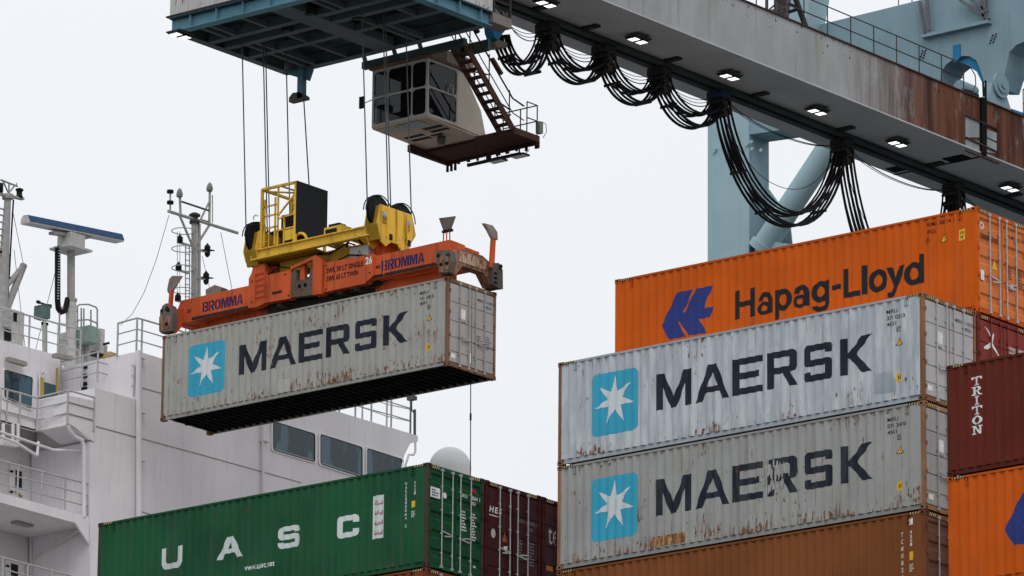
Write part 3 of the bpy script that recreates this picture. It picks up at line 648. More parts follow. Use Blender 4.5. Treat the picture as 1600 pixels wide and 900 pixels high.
for a, b in (((1507, 181), (1558, 203)), ((1507, 215), (1558, 239)), ((1507, 236), (1558, 256))): MB().bar(px(*a) + Vector((.06, 0, 0)), px(*b) + Vector((.06, 0, 0)), .07, .05).build('stiffener', RUSTSTEEL, boom)
# handrail on the boom
rail = thing('boom_handrail', 'thin dark handrail along the top edge of the grey boom', 'handrail', (GX1 - .1, 164, GZ1))
def handrail(parent, pts, h, mat, n_mid=1, r=.022, post=None, rp=None):
    """posts at pts, rails between them"""
    for p in pts: MB().cyl(p, Vector(p) + Vector((0, 0, h)), rp or r, 6).build('post', mat, parent)
    for i in range(n_mid + 1):
        MB().tube([Vector(p) + Vector((0, 0, h * (1 - i / (n_mid + 1)))) for p in pts], r, 6).build('rail', mat, parent)
RAILM = flat('rail_paint', (.05, .045, .045), .6)
handrail(rail, [(GX1 - .08, 154.1 + 1.41 * i, GZ1 + .05) for i in range(14)], 1.1, RAILM)
e = Vector((GX1 - .08, 154.1 + 1.41 * 13, GZ1 + .05))
MB().tube([e + Vector((0, 0, 1.1)), e + Vector((0, .45, 1.08)), e + Vector((0, .75, .85)), e + Vector((0, .78, .5)), e + Vector((0, .6, .2)), e + Vector((0, -.1, .12))], .022, 6).build('rail_return', RAILM, rail)
rail = thing('boom_handrail', 'short dark handrail past the boom hinge at the right edge', 'handrail', (GX1 - .1, 179, GZ1))
handrail(rail, [(GX1 - .08, 176.3 + 1.35 * i, GZ1 + .05) for i in range(5)], 1.1, RAILM)
# floodlights under the boom
def floodlight(label, x, y, z, group='floodlights under the boom'):
    t = thing('floodlight', label, 'floodlight', (x, y, z), group)
    MB().box(x - .28, x + .34, y - .14, y + .62, z + .03, z + .075).bar((x + .2, y + .25, z + .05), (x + .34, y + .42, z + .17), .06).build('bracket', paint('lamp_bracket', (.05, .06, .06), .2, .2, 1, .7), t)
    for k in (0, 1):
        yy = y - .12 + .44 * k
        b = MB().box(x - .2, x + .2, yy, yy + .32, z - .03, z + .028).build('lamp_housing', DARKSTEEL, t)
        mb = MB()
        for j in (0, 1): mb.box(x - .17, x + .17, yy + .02 + .145 * j, yy + .15 + .145 * j, z - .04, z - .031)
        mb.build('lens', LAMP, b)
FLN = ['lit twin floodlight under the boom nearest the white trolley house', 'lit twin floodlight above the second and third cable clusters', 'lit twin floodlight beside the blue clamp at the last short cable loop', 'lit twin floodlight above the long drooping cable loop', 'lit twin floodlight right of the cluster where the long cable loop ends', 'lit twin floodlight under the rusty boom end at the right edge']
for i, y in enumerate((149.35, 154.4, 159.65, 164.85, 169.8, 177.0)): floodlight(FLN[i], -120.1, y, GZ0 - .21)

# ------------------------------------------------------------------ festoon: trolleys on the track, cable loops between them
TY = [148.75, 151.4, 154.5, 157.65, 161.1, 168.5, 175.55]
TN = ['black cable trolley clamped to the blue bracket of the crane trolley', 'black cable trolley under the boom just right of the white trolley house', 'black cable trolley between the second and third short cable loops', 'black cable trolley between the third and fourth short cable loops',
      'black cable trolley with a blue box at the start of the long cable loop', 'black cable trolley at the right end of the long cable loop', 'black cable trolley just above the bright orange container']
FXC = -121.47
cab_m = flat('festoon_cable_rubber', (.008, .008, .009), .45); cab_clip = flat('cable_clip', (.03, .03, .03), .6)
CABX = [(-.34 + .68 * k / 8) for k in range(9)]
for i, y in enumerate(TY):
    if i == 0: continue
    t = thing('cable_trolley', TN[i], 'cable trolley', (FXC, y, GZ0 - .22), 'cable trolleys under the boom')
    z = GZ0 - .22
    MB().box(FXC - .34, FXC + .36, y - .26, y + .26, z - .30, z - .02).box(FXC - .14, FXC + .18, y - .34, y + .34, z - .12, z + .0).build('carriage', DARKSTEEL if i != 4 else flat('blue_steel', (.02, .035, .07), .6), t)
    for k in (0, 1):
        zz = z - .42 - .36 * k; mb = MB(); n = 10; vs = []
        for j in range(n + 1):
            a = math.pi * j / n
            for xx in (FXC - .36, FXC + .38):
                for rr in (.17, .23): vs.append((xx, y + rr * math.cos(a) * 1.15, zz - .06 + rr * math.sin(a)))
        fs = []
        for j in range(n):
            q = 4 * j; fs += [(q, q + 1, q + 5, q + 4), (q + 2, q + 6, q + 7, q + 3), (q + 1, q + 3, q + 7, q + 5), (q, q + 4, q + 6, q + 2)]
        mb.add(vs, fs); mb.box(FXC - .30, FXC + .32, y - .12, y + .12, zz - .16, zz + .06)
        mb.build('cable_saddle', paint('saddle_steel', (.035, .03, .028), .3, .2, 8, .7), t)
    for xx in (-.3, .3):
        for yy in (-.2, .2): MB().cyl((FXC + xx * .6 - .04, y + yy, z + .06), (FXC + xx * .6 + .04, y + yy, z + .06), .07, 10).build('wheel', BLACK, t)
LN = ['short bundle of black cables between the blue trolley bracket and the first cluster', 'short drooping bundle of black cables, second from the white trolley house', 'short drooping bundle of black cables, third from the white trolley house', 'short drooping bundle of black cables just left of the pale blue column',
      'long deep loop of black cables hanging in front of the pale blue column', 'long bundle of black cables dropping behind the bright orange container', 'bundle of black cables dropping behind the orange container near its top right corner']
SAG = [1.75, 1.30, 1.30, 1.30, 3.5, 4.8, 4.8]
ends = TY + [182.6]
def loop_pts(p, q, sag, k, n=26):
    o = []; p = Vector(p); q = Vector(q)
    for j in range(n + 1):
        u = j / n; sc = -math.cos(math.pi * u); w = (1 - abs(sc) ** 2.1) ** .72
        o.append(p.lerp(q, (sc + 1) / 2) + Vector((0, 0, -sag * w)))
    return o
for i in range(7):
    t = thing('festoon_cable', LN[i], 'cable loop', (FXC, (ends[i] + ends[i + 1]) / 2, GZ0 - .6), 'festoon cable loops')
    rr = random.Random(50 + i)
    for k, dx in enumerate(CABX):
        lev = k % 2
        za = GZ0 - .60 - .38 * lev; sg = SAG[i] - .42 + (.16 if i > 3 else 0) + rr.uniform(-.03, .03) - (0 if lev else .06)
        p = (FXC + dx, ends[i] + .19, za) if i else (FXC + dx * .8, ends[0] + .03 * k, GZ0 - 1.25)
        q = (FXC + dx, ends[i + 1] - .19, za)
        MB().tube(loop_pts(p, q, sg if i else sg - .12 - .1 * (1 - lev), k), (.034, .05, .042)[k % 3], 8).build('cable', cab_m, t)
    for u in ((.22, .66) if i < 4 else (.24, .40, .72)):
        c = loop_pts((FXC, ends[i] + .19, GZ0 - .98 if i else GZ0 - 1.25), (FXC, ends[i + 1] - .19, GZ0 - .98), SAG[i] - .42 + (.16 if i > 3 else 0), 0, 50)[int(u * 50)]
        MB().bar(c + Vector((-.36, 0, 0)), c + Vector((.36, 0, 0)), .05, .10).build('cable_clip', cab_clip, t)
    for k in range(3):
        p = (FXC + .1 * k - .1, ends[i] + .2, GZ0 - .36); q = (FXC + .1 * k - .1, ends[i + 1] - .2, GZ0 - .36)
        MB().tube(loop_pts(p, q, (.45 + .16 * k) if i < 4 else (SAG[i] * .70 if k == 0 else .6), k), .013 if k < 2 else .02, 5).build('tow_cord', BLACK, t)

# ------------------------------------------------------------------ portal frame, leg, brace and what stands on them
PB = paint('portal_blue', (.22, .325, .375), .05, .07, 12, .6, dirt_a=.15); PBD = paint('leg_blue', (.335, .47, .52), .04, .06, 14, .6, dirt_a=.12)
portal = thing('crane_portal', 'pale blue steel portal with arched legs over the boom and a column and brace beyond', 'crane frame', (-120.6, 176.0, 59))
PY = 176.0
q = [(1106, 82), (1275, 40), (1450, -3), (1720, -70), (1720, 45), (1600, 65), (1588, 70), (1577, 82), (1571, 110), (1563, 136), (1548, 136), (1537, 126), (1531, 107), (1525, 94), (1515, 88), (1505, 87), (1490, 92), (1478, 101), (1471, 112), (1467, 138), (1440, 172), (1171, 210), (1171, 480), (1106, 497)]
MB().prism([at(a, b, Y=PY) for a, b in q], (0, 1.25, 0)).build('plate_frame', PB, portal)
p0, p1 = at(1106, 480, Y=PY - .004), at(1170.5, 160, Y=PY - .004)
MB().box(p0.x, p1.x, PY - .02, PY + .9, p0.z - 6, p1.z).build('column', PBD, portal)
MB().prism([at(1197, 290, X=p1.x), at(1197, 400, X=p1.x), at(1197, 400, X=p1.x) + Vector((1.3, 0, -.3)), at(1197, 340, X=p1.x) + Vector((1.1, 0, -.2)), ], (0, .05, 0)).build('gusset', PBD, portal)
MB().bar(at(1250, 405, Y=PY + .6), at(1190, 395, Y=PY + .6), .9, .9).build('brace_foot', PBD, portal)
MB().tube([at(1312, 205, Y=PY + .3), at(1193, 386, Y=PY + .3)], .47, 24).tube([at(1196, 381, Y=PY + .3), at(1190, 391, Y=PY + .3)], .56, 24).build('brace', PBD, portal)
MB().prism([at(1172, 190, Y=PY + .5), at(1196, 192, Y=PY + .5), at(1172, 235, Y=PY + .5)], (0, .06, 0)).build('gusset', PBD, portal)
mb = MB()
for a, b in ((1117, 237), (1119, 233), (1168, 226), (1175, 222), (1176, 233), (1190, 235)): mb.cyl(at(a, b, Y=PY - .03), at(a, b, Y=PY - .03) + Vector((0, -.07, 0)), .07, 8)
mb.build('bolts', PBD, portal)
# ledge, struts and bolt groups on the portal face
F = lambda a, b, d=.0: at(a, b, Y=PY - .003 - d)
MB().bar(F(1442, 58, .12), F(1547, 34, .12), .26, .12).build('ledge', PB, portal)
for a, b in (((1445, 52), (1437, 2)), ((1452, 48), (1448, -10)), ((1546, 30), (1500, 0)), ((1543, 18), (1515, -2)), ((1535, 30), (1545, -20)), ((1538, 30), (1530, -20))):
    MB().bar(F(*a, .2), F(*b, .2), .10).build('strut', flat('strut_grey', (.14, .14, .15), .7), portal)
mb = MB()
for cx, cy in ((1440, 85), (1550, 60)):
    for i in range(4):
        for j in (0, 1): mb.cyl(F(cx - 3 + 5 * j + 2.4 * (3 - i) * .6, cy - 5 + 4 * i - 1.5 * j), F(cx - 3 + 5 * j + 2.4 * (3 - i) * .6, cy - 5 + 4 * i - 1.5 * j, .03), .035, 8)
mb.build('bolts', BLACK, portal)
BLUE = paint('bright_blue_paint', (.02, .19, .36), .05, .1, 3, .5)
MB().prism([F(1490, 71), F(1501, 69), F(1501, 90), F(1494, 98), F(1490, 96)], (0, -.05, 0)).build('blue_patch', BLUE, portal)
MB().prism([at(1494, 97, Y=PY + .1), at(1520, 88, Y=PY + .1), at(1530, 104, Y=PY + .1), at(1539, 128, Y=PY + .1), at(1534, 128, Y=PY + .1), at(1526, 112, Y=PY + .1), at(1514, 104, Y=PY + .1)], (0, .1, 0)).build('blue_liner', BLUE, portal)
# boom hinge
hinge = thing('pivot_bracket', 'pale blue pivot bracket with a round pin standing on the rusty boom', 'bracket', (GX1 - .3, 174.7, GZ1 + .05))
Hx = lambda a, b: at(a, b, X=GX1 - .12)
MB().prism([Hx(1540, 172), Hx(1551, 128), Hx(1568, 124), Hx(1573, 150), Hx(1580, 172), Hx(1590, 182), Hx(1590, 195), Hx(1545, 190)], (-.3, 0, 0)).build('fin', PB, hinge)
c = Hx(1562, 134)
MB().cyl(c, c + Vector((.10, 0, 0)), .48, 28).cyl(c + Vector((.1, 0, 0)), c + Vector((.16, 0, 0)), .30, 24).cyl(c + Vector((.16, 0, 0)), c + Vector((.22, 0, 0)), .13, 16).build('pin', PB, hinge)
MB().bar(Hx(1540, 126), Hx(1540, 172), .06).bar(Hx(1536, 128), Hx(1537, 150), .06).build('back_bar', BLACK, hinge)
# motor drum on the boom
drum = thing('motor_drum', 'small pale blue motor drum lying on the boom beside the hinge', 'motor', tuple(at(1515, 150, X=GX1 - .5)))
c = at(1512, 141, X=GX1 - .6)
MB().cyl(c + Vector((0, -.55, 0)), c + Vector((0, .35, 0)), .26, 20).build('body', PB, drum); MB().cyl(c + Vector((0, .35, 0)), c + Vector((0, .39, 0)), .2, 20).build('end_cap', DARKSTEEL, drum)
MB().box(c.x - .3, c.x + .3, c.y - .5, c.y + .3, GZ1 + .05, c.z - .15).build('mount', DARKSTEEL, drum)
pl = thing('service_platform', 'bright blue service platform with a dark strut at the right edge past the hinge', 'platform', tuple(at(1590, 180, X=GX1 - .2)))
MB().prism([at(1581, 170, X=GX1 - .3), at(1640, 190, X=GX1 - .3), at(1640, 204, X=GX1 - .3), at(1590, 184, X=GX1 - .3)], (-1.5, 0, 0)).build('floor', BLUE, pl)
MB().bar(at(1592, 86, Y=PY + 3), at(1612, 150, Y=PY + 3), .16).bar(at(1590, 92, Y=PY + 3), at(1620, 84, Y=PY + 3), .1).build('strut', BLACK, pl)
# stair tower and sheer leg behind the boom
TYY = 176.1
tw = thing('lift_tower', 'brown grey lattice lift tower standing behind the boom at the top', 'tower', tuple(at(1215, 30, Y=TYY)))
a, b = at(1198, 20, Y=TYY), at(1231, 20, Y=TYY)
TB = paint('tower_mesh', (.10, .085, .085), .4, .3, 3, .8)
mb = MB(); zb, zt = 70.0, 79
for x in (a.x, a.x + (b.x - a.x) * .5, b.x):
    for y in (TYY, TYY + 1.5): mb.bar((x, y, zb), (x, y, zt), .09)
z = zb
while z < zt:
    mb.bar((a.x, TYY, z), (b.x, TYY, z), .07); mb.bar((a.x, TYY + 1.5, z), (b.x, TYY + 1.5, z), .07); mb.bar((b.x, TYY, z), (b.x, TYY + 1.5, z), .07)
    mb.bar((a.x, TYY, z), (b.x, TYY + 0.02, z + .55), .05); mb.bar((a.x, TYY + 1.48, z + .5), (b.x, TYY + 1.48, z), .05); z += .55
mb.build('lattice', TB, tw)
MB().box(a.x + .12, b.x - .12, TYY + .3, TYY + 1.3, zb, zt).build('shaft', paint('tower_shaft', (.13, .12, .12), .4, .3, 4, .8), tw)
lg = thing('sheer_leg', 'pale blue tapered leg rising behind the boom right of the lattice tower', 'crane leg', tuple(at(1250, 40, Y=TYY - 1)))
MB().prism([at(1229, 60, Y=TYY - 1), at(1240, -40, Y=TYY - 1), at(1272, -40, Y=TYY - 1), at(1254, 60, Y=TYY - 1)], (0, 1.2, 0)).build('leg', PBD, lg)
ds = thing('diagonal_stay', 'black diagonal bar crossing the pale leg behind the boom handrail', 'stay', tuple(at(1256, 45, Y=TYY - 3)))
MB().bar(at(1241, -8, Y=TYY - 3), at(1261, 48, Y=TYY - 3), .16).bar(at(1233, 6, Y=TYY - 3), at(1246, 11, Y=TYY - 3), .1).bar(at(1232, 19, Y=TYY - 3), at(1247, 14, Y=TYY - 3), .1).build('bar', BLACK, ds)
dk = thing('deck_railing', 'grey pipe railing on the flat top of the portal frame', 'railing', tuple(at(1420, 5, Y=PY + .2)))
handrail(dk, [at(x, y, Y=PY + .2) for x, y in ((1404, 9), (1425, 4), (1444, -1))], .9, flat('deck_rail', (.16, .15, .15), .7))

# ------------------------------------------------------------------ crane trolley: frame seen from below with a sheeted winch house on it
TX0, TX1, TY0, TY1, TZ = -127.40, -118.45, 138.80, 144.75, 60.62
tr = thing('crane_trolley', 'crane trolley seen from below, dark teal frame with a white sheeted winch house', 'crane trolley', ((TX0 + TX1) / 2, (TY0 + TY1) / 2, TZ))
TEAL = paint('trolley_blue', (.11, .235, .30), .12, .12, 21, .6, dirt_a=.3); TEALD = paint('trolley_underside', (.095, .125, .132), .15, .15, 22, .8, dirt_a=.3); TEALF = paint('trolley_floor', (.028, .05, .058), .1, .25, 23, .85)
def ibeam(mb, a, b, w, h, z, axis):
    if axis == 'x': mb.box(a[0], b[0], a[1] - w / 2, a[1] + w / 2, z, z + .03).box(a[0], b[0], a[1] - .02, a[1] + .02, z + .03, z + h - .03).box(a[0], b[0], a[1] - w / 2, a[1] + w / 2, z + h - .03, z + h)
    else: mb.box(a[0] - w / 2, a[0] + w / 2, a[1], b[1], z, z + .03).box(a[0] - .02, a[0] + .02, a[1], b[1], z + .03, z + h - .03).box(a[0] - w / 2, a[0] + w / 2, a[1], b[1], z + h - .03, z + h)
HB = .52
mb = MB(); ibeam(mb, (TX0, TY0 + .18), (TX1, TY0 + .18), .36, HB, TZ, 'x')
x = TX0 + .9
while x < TX1 - .2: mb.box(x, x + .03, TY0 + .02, TY0 + .16, TZ + .03, TZ + HB - .03); x += 1.15
mb.build('edge_beam', TEAL, tr)
mb = MB(); ibeam(mb, (TX1 - .18, TY0 + .38), (TX1 - .18, TY1), .36, HB, TZ + .004, 'y')
y = TY0 + 1.0
while y < TY1: mb.box(TX1 - .16, TX1 - .02, y, y + .03, TZ + .035, TZ + HB - .03); y += 1.1
mb.build('edge_beam', TEAL, tr)
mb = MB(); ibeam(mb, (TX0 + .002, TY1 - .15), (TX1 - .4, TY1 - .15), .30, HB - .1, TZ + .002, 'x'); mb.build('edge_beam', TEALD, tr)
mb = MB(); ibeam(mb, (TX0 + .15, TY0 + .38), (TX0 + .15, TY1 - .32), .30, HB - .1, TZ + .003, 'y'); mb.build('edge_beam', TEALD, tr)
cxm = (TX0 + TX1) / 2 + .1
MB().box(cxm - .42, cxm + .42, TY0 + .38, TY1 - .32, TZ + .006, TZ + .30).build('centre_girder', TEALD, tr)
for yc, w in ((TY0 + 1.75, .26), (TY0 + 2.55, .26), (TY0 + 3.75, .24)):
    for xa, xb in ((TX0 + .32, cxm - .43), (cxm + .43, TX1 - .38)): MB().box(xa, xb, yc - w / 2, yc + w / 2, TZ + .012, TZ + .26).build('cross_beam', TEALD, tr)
for xc in (TX0 + 1.1, TX0 + 1.5, TX0 + 2.9, cxm + 1.3, cxm + 1.65, cxm + 3.0):
    for y0_, y1_ in ((TY0 + .40, TY0 + 1.61), (TY0 + 2.69, TY0 + 3.62), (TY0 + 3.88, TY1 - .32)):
        if random.random() < .8: MB().box(xc - .06, xc + .06, y0_, y1_, TZ + .02, TZ + .18).build('joist', TEALD, tr)
# floor pans: shallow inverted pyramids between the beams
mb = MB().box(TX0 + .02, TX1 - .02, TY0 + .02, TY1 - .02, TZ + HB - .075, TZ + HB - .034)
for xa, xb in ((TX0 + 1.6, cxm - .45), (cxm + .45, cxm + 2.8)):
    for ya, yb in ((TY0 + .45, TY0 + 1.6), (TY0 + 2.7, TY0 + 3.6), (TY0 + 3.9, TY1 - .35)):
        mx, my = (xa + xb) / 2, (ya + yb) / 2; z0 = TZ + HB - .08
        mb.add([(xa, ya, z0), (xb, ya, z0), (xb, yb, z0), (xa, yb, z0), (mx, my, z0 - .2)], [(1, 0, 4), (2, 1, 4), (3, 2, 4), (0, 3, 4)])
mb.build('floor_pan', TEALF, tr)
for a in ((-124.3, 140.9), (-121.6, 141.3), (-122.5, 140.0)): MB().box(a[0], a[0] + .3, a[1], a[1] + .22, TZ - .04, TZ + .2).build('conduit_box', DARKSTEEL, tr)
# sheeted house
def sheeting(parent, p, q, z0, z1, mat, nrm, pitch=.19):
    p = Vector(p); q = Vector(q); d = (q - p); L = d.length; d.normalize(); n = Vector(nrm); vs = []; s = 0; k = 0
    while s < L:
        for ss, off in ((0, 0), (.10, 0), (.125, -.035), (.165, -.035)):
            u = min(s + ss, L); pt = p + d * u + n * off; vs += [(pt.x, pt.y, z0), (pt.x, pt.y, z1)]
        s += pitch
    MB().add(vs, [(2 * i, 2 * i + 2, 2 * i + 3, 2 * i + 1) for i in range(len(vs) // 2 - 1)]).build('sheet_wall', mat, parent)
SHEET = paint('house_sheeting', (.50, .50, .49), .42, .1, 33, .6, 61.0, None, .0, dirt_a=.35)
sheeting(tr, (TX0 - .05, TY0 + .1, 0), (TX1 - .05, TY0 + .1, 0), TZ + HB + .01, TZ + 2.3, SHEET, (0, 1, 0))
sheeting(tr, (TX1 - .05, TY0 + .1, 0), (TX1 - .05, TY1 + .02, 0), TZ + HB + .01, TZ + 2.3, SHEET, (-1, 0, 0))
MB().box(TX0 + .1, TX1 - .2, TY0 + .3, TY1 - .4, TZ + HB + .02, TZ + 2.25).build('house_core', DARKSTEEL, tr)
mb = MB().box(TX0 - .1, TX1 + .05, TY0 - .04, TY0 + .12, TZ + HB - .0, TZ + HB + .05); mb.build('sill', RUSTSTEEL, tr)
# rusty end gantry at the corner nearest the boom
for y in (TY1 + .1, TY1 + .95):
    MB().bar((TX1 - .05, y, TZ + .5), (TX1 - .05, y, TZ + 2.3), .09).build('gantry_post', DARKSTEEL, tr)
for z in (TZ + .95, TZ + 1.6, TZ + 2.2): MB().bar((TX1 - .05, TY1 + .1, z), (TX1 - .05, TY1 + .95, z), .06).bar((TX1 - .05, TY1 + .1, z - .1), (TX1 - .05, TY1 + .6, z - .4), .05).build('gantry_rung', DARKSTEEL, tr)
MB().box(TX1 - .6, TX1 - .0, TY1 + .02, TY1 + 1.0, TZ + .16, TZ + .50).build('end_plate', paint('end_plate_paint', (.20, .165, .155), .4, .2, 2, .8), tr)
# blue towing arm for the cables, carried on a long beam behind the corner
ta = lambda x, y: at(x, y, X=FXC + .2)
MB().prism([ta(767, 28), ta(790, 38), ta(789, 48), ta(782, 57), ta(779, 64), ta(773, 58), ta(770, 50)], (-.35, 0, 0)).build('towing_arm', BLUE, tr)
MB().prism([ta(773, 66), ta(779, 62), ta(794, 67), ta(793, 74), ta(776, 74)], (-.5, 0, 0)).build('cable_shoe', paint('shoe_paint', (.16, .13, .09), .3, .2, 4, .7), tr)
MB().bar((TX1 - .4, TY1 + .5, TZ + .35), ta(777, 34) - Vector((.2, 0, 0)), .2, .3).build('towing_beam', TEALD, tr)
# rope pulley bracket at the far left corner
b0 = at(472, 112, Y=TY1 - .2)
MB().box(b0.x - .12, b0.x + .12, TY1 - .3, TY1 - .1, b0.z - .95, TZ + .1).prism([(b0.x - .75, TY1 - .2, TZ - .0), (b0.x + .45, TY1 - .2, TZ), (b0.x + .45, TY1 - .2, TZ - .1), (b0.x + .3, TY1 - .2, TZ - .45), (b0.x + .1, TY1 - .2, TZ - .35)], (0, .08, 0)).build('pulley_bracket', TEAL, tr)
pc = Vector((b0.x - .12, TY1 - .2, b0.z - .95))
MB().prism([pc + Vector((-.36, -.1, -.06)), pc + Vector((.36, -.1, -.06)), pc + Vector((.34, -.1, .05)), pc + Vector((.1, -.1, .22)), pc + Vector((-.2, -.1, .24)), pc + Vector((-.36, -.1, .1))], (0, .25, 0)).build('pulley_guard', paint('pulley_paint', (.10, .10, .095), .3, .2, 4, .7), tr)
floodlight('lit twin floodlight under the near left corner of the crane trolley', TX0 + .25, TY0 + .05, TZ - .06, 'floodlights under the boom')

# ------------------------------------------------------------------ operator cabin below the trolley
CABP = paint('cab_cream', (.55, .48, .41), .12, .06, 25, .55, dirt_a=.3); CABD = paint('cab_underside', (.42, .345, .28), .35, .15, 26, .75); CABF = paint('cab_frame', (.42, .40, .37), .12, .1, 27, .6)
CY0 = 145.2; P = lambda a, b: at(550 + a / 3.913, 40 + b / 3.913, Y=CY0)
cab = thing('operator_cabin', 'cream crane cabin with dark wraparound windows hanging below the trolley', 'crane cabin', (-122.7, 146.5, 58.2))
CX1 = -121.57; CX0 = -123.98; CZ0, CZ1 = 58.25, 60.25; CYB = 146.75; CYE = 148.05
Q = lambda a, b: at(550 + a / 3.913, 40 + b / 3.913, X=CX1)
# frame of mullions on the front (-Y) and side (+X); corners
cols = [CX0, P(218, 400).x, P(365, 400).x, CX1]; zm = 59.27; fr = .055
mb = MB()
for k, x in enumerate(cols): mb.box(x - (.02 if 0 < k < 3 else .0) - (.08 if k == 3 else 0), x + (.02 if 0 < k < 3 else 0) + (.08 if k == 0 else 0), CY0, CY0 + .08, CZ0, CZ1)
for z, h in ((CZ0, .10), (zm - .03, .06), (CZ1 - .09, .09)): mb.box(CX0 + .002, CX1 - .002, CY0 + .003, CY0 + .077, z, z + h)
for y, w in ((CYB - .03, .06),): mb.box(CX1 - .08, CX1, y, y + w, CZ0, CZ1)
for z, h in ((CZ0, .10), (zm - .03, .06), (CZ1 - .09, .09)): mb.box(CX1 - .077, CX1 - .003, CY0 + .081, CYB - .03, z, z + h)

def fillet(mb, px_, pz, sx, sz, plane, r=.13):
    o = [(0, 0)] + [(r - r * math.sin(a), r - r * math.cos(a)) for a in [math.pi / 2 * i / 6 for i in range(7)]]
    if plane == 'y': mb.prism([(px_ + sx * u, CY0 + .012, pz + sz * v) for u, v in o], (0, .05, 0))
    else: mb.prism([(CX1 - .012, px_ + sx * u, pz + sz * v) for u, v in o], (-.05, 0, 0))
for i in range(3):
    xa, xb = cols[i] + (.08 if i == 0 else .02), cols[i + 1] - (.08 if i == 2 else .02)
    for za, zb_ in ((CZ0 + .10, zm - .03), (zm + .03, CZ1 - .09)):
        for x, sx in ((xa, 1), (xb, -1)):
            for z, sz in ((za, 1), (zb_, -1)): fillet(mb, x, z, sx, sz, 'y')
for za, zb_ in ((CZ0 + .10, zm - .03), (zm + .03, CZ1 - .09)):
    for y, sy in ((CY0 + .081, 1), (CYB - .031, -1)):
        for z, sz in ((za, 1), (zb_, -1)): fillet(mb, y, z, sy, sz, 'x')
mb.build('window_frame', CABF, cab)
CG, gt, gb = nodes('cab_glass'); gb.inputs['Base Color'].default_value = (.01, .012, .014, 1); gb.inputs['Roughness'].default_value = .03
gx = N(gt, 'ShaderNodeBsdfTransparent'); gx.inputs[0].default_value = (.40, .42, .43, 1); gm = N(gt, 'ShaderNodeMixShader'); gm.inputs[0].default_value = .55
gt.links.new(gx.outputs[0], gm.inputs[1]); gt.links.new(gb.outputs[0], gm.inputs[2]); gt.links.new(gm.outputs[0], gt.nodes['Material Output'].inputs[0])
for i in range(3):
    for z0, z1 in ((CZ0 + .10, zm - .03), (zm + .03, CZ1 - .09)):
        MB().box(cols[i] + (.08 if i == 0 else .02), cols[i + 1] - (.08 if i == 2 else .02), CY0 + .03, CY0 + .045, z0, z1).build('window', CG, cab)
for z0, z1 in ((CZ0 + .10, zm - .03), (zm + .03, CZ1 - .09)):
    MB().box(CX1 - .045, CX1 - .03, CY0 + .081, CYB - .031, z0, z1).build('window', CG, cab)
MB().box(CX0 + .02, CX1 - .1, CYB - .1, CYB - .05, CZ0 + .02, CZ1 - .05).build('inner_wall', flat('cab_interior', (.05, .04, .035), .8), cab)
MB().box(CX0 + .5, CX0 + 1.1, CY0 + .5, CY0 + .9, CZ0 + .1, CZ0 + .55).bar((CX0 + .8, CY0 + .95, CZ0 + .5), (CX0 + .8, CY0 + 1.0, CZ0 + 1.2), .5, .1, (0, 1, 0)).build('seat', BLACK, cab)
MB().box(CX0 + .085, CX0 + .5, CY0 + .15, CY0 + .5, CZ0 + .1, CZ0 + .8).build('console', flat('console_beige', (.38, .28, .22), .7), cab)
# sloping cream rear body in the Y-Z plane
body = [(CYB + .03, CZ1 - .02), (CYB + .40, CZ1 - .1), (CYE - .05, CZ0 + .85), (CYE + .25, CZ0 - .05), (CYB + .03, CZ0)]
MB().prism([(CX1 - .002, y, z) for y, z in body], (-(CX1 - CX0), 0, 0)).build('rear_body', CABP, cab)
MB().box(CX0 - .06, CX1 + .06, CY0 - .12, CYB + .35, CZ1 + .002, CZ1 + .09).build('roof', paint('cab_roof', (.15, .09, .065), .5, .2, 6, .8), cab)
MB().box(CX0 + .9, CX1 - .05, CYB - .5, CYB + .9, CZ1 + .1, CZ1 + .55).build('roof_box', CABD, cab)
MB().prism([(CX0 + .02, CY0 + .02, CZ0 - .002), (CX1 - .02, CY0 + .02, CZ0 - .002), (CX1 - .02, CYE + .25, CZ0 - .06), (CX0 + .02, CYE + .25, CZ0 - .06)], (0, 0, -.05)).build('floor', CABD, cab)
zf = CZ0 - .056
MB().box(CX0 + 1.0, CX1 - .45, CY0 + .12, CY0 + .75, zf - .02, zf - .001).build('floor_window', glass('floor_glass', (.05, .06, .065)), cab)
mb = MB()
for i in range(7): mb.box(CX0 + .25, CX0 + .85, CY0 + .12 + .09 * i, CY0 + .17 + .09 * i, zf - .03, zf - .002)
mb.build('floor_grille', flat('grille_pale', (.45, .45, .43), .6), cab)
for a in ((CX1 - .95, CY0 + .9, .75, .18), (CX1 - .95, CY0 + 1.25, .75, .18), (CX0 + .3, CY0 + 1.3, .8, .18), (CX0 + .3, CY0 + 1.65, .8, .2), (CX0 + 1.2, CY0 + 1.6, .5, .15)): MB().box(a[0], a[0] + a[2], a[1], a[1] + a[3], zf - .035, zf - .03 + .028).build('floor_hatch', BLACK, cab)
MB().lathe((CX0 + 1.45, CY0 + 1.9, zf - .30), [(0, 0), (.12, .0), (.16, .12), (.10, .28), (0, .28)], 16).bar((CX0 + 1.45, CY0 + 1.9, zf - .02), (CX0 + 1.45, CY0 + 1.9, zf - .1), .2, .2).build('loudhailer', paint('hailer_paint', (.10, .09, .08), .3, .2, 4, .6), cab)
mirror_p = at(565, 160, Y=CY0)
MB().box(mirror_p.x - .10, mirror_p.x + .10, CY0 - .02, CY0 + .06, mirror_p.z - .2, mirror_p.z + .2).tube([(mirror_p.x + .1, CY0 + .03, mirror_p.z - .04), (CX0, CY0 + .03, mirror_p.z + .02)], .015, 6).build('mirror', BLACK, cab)
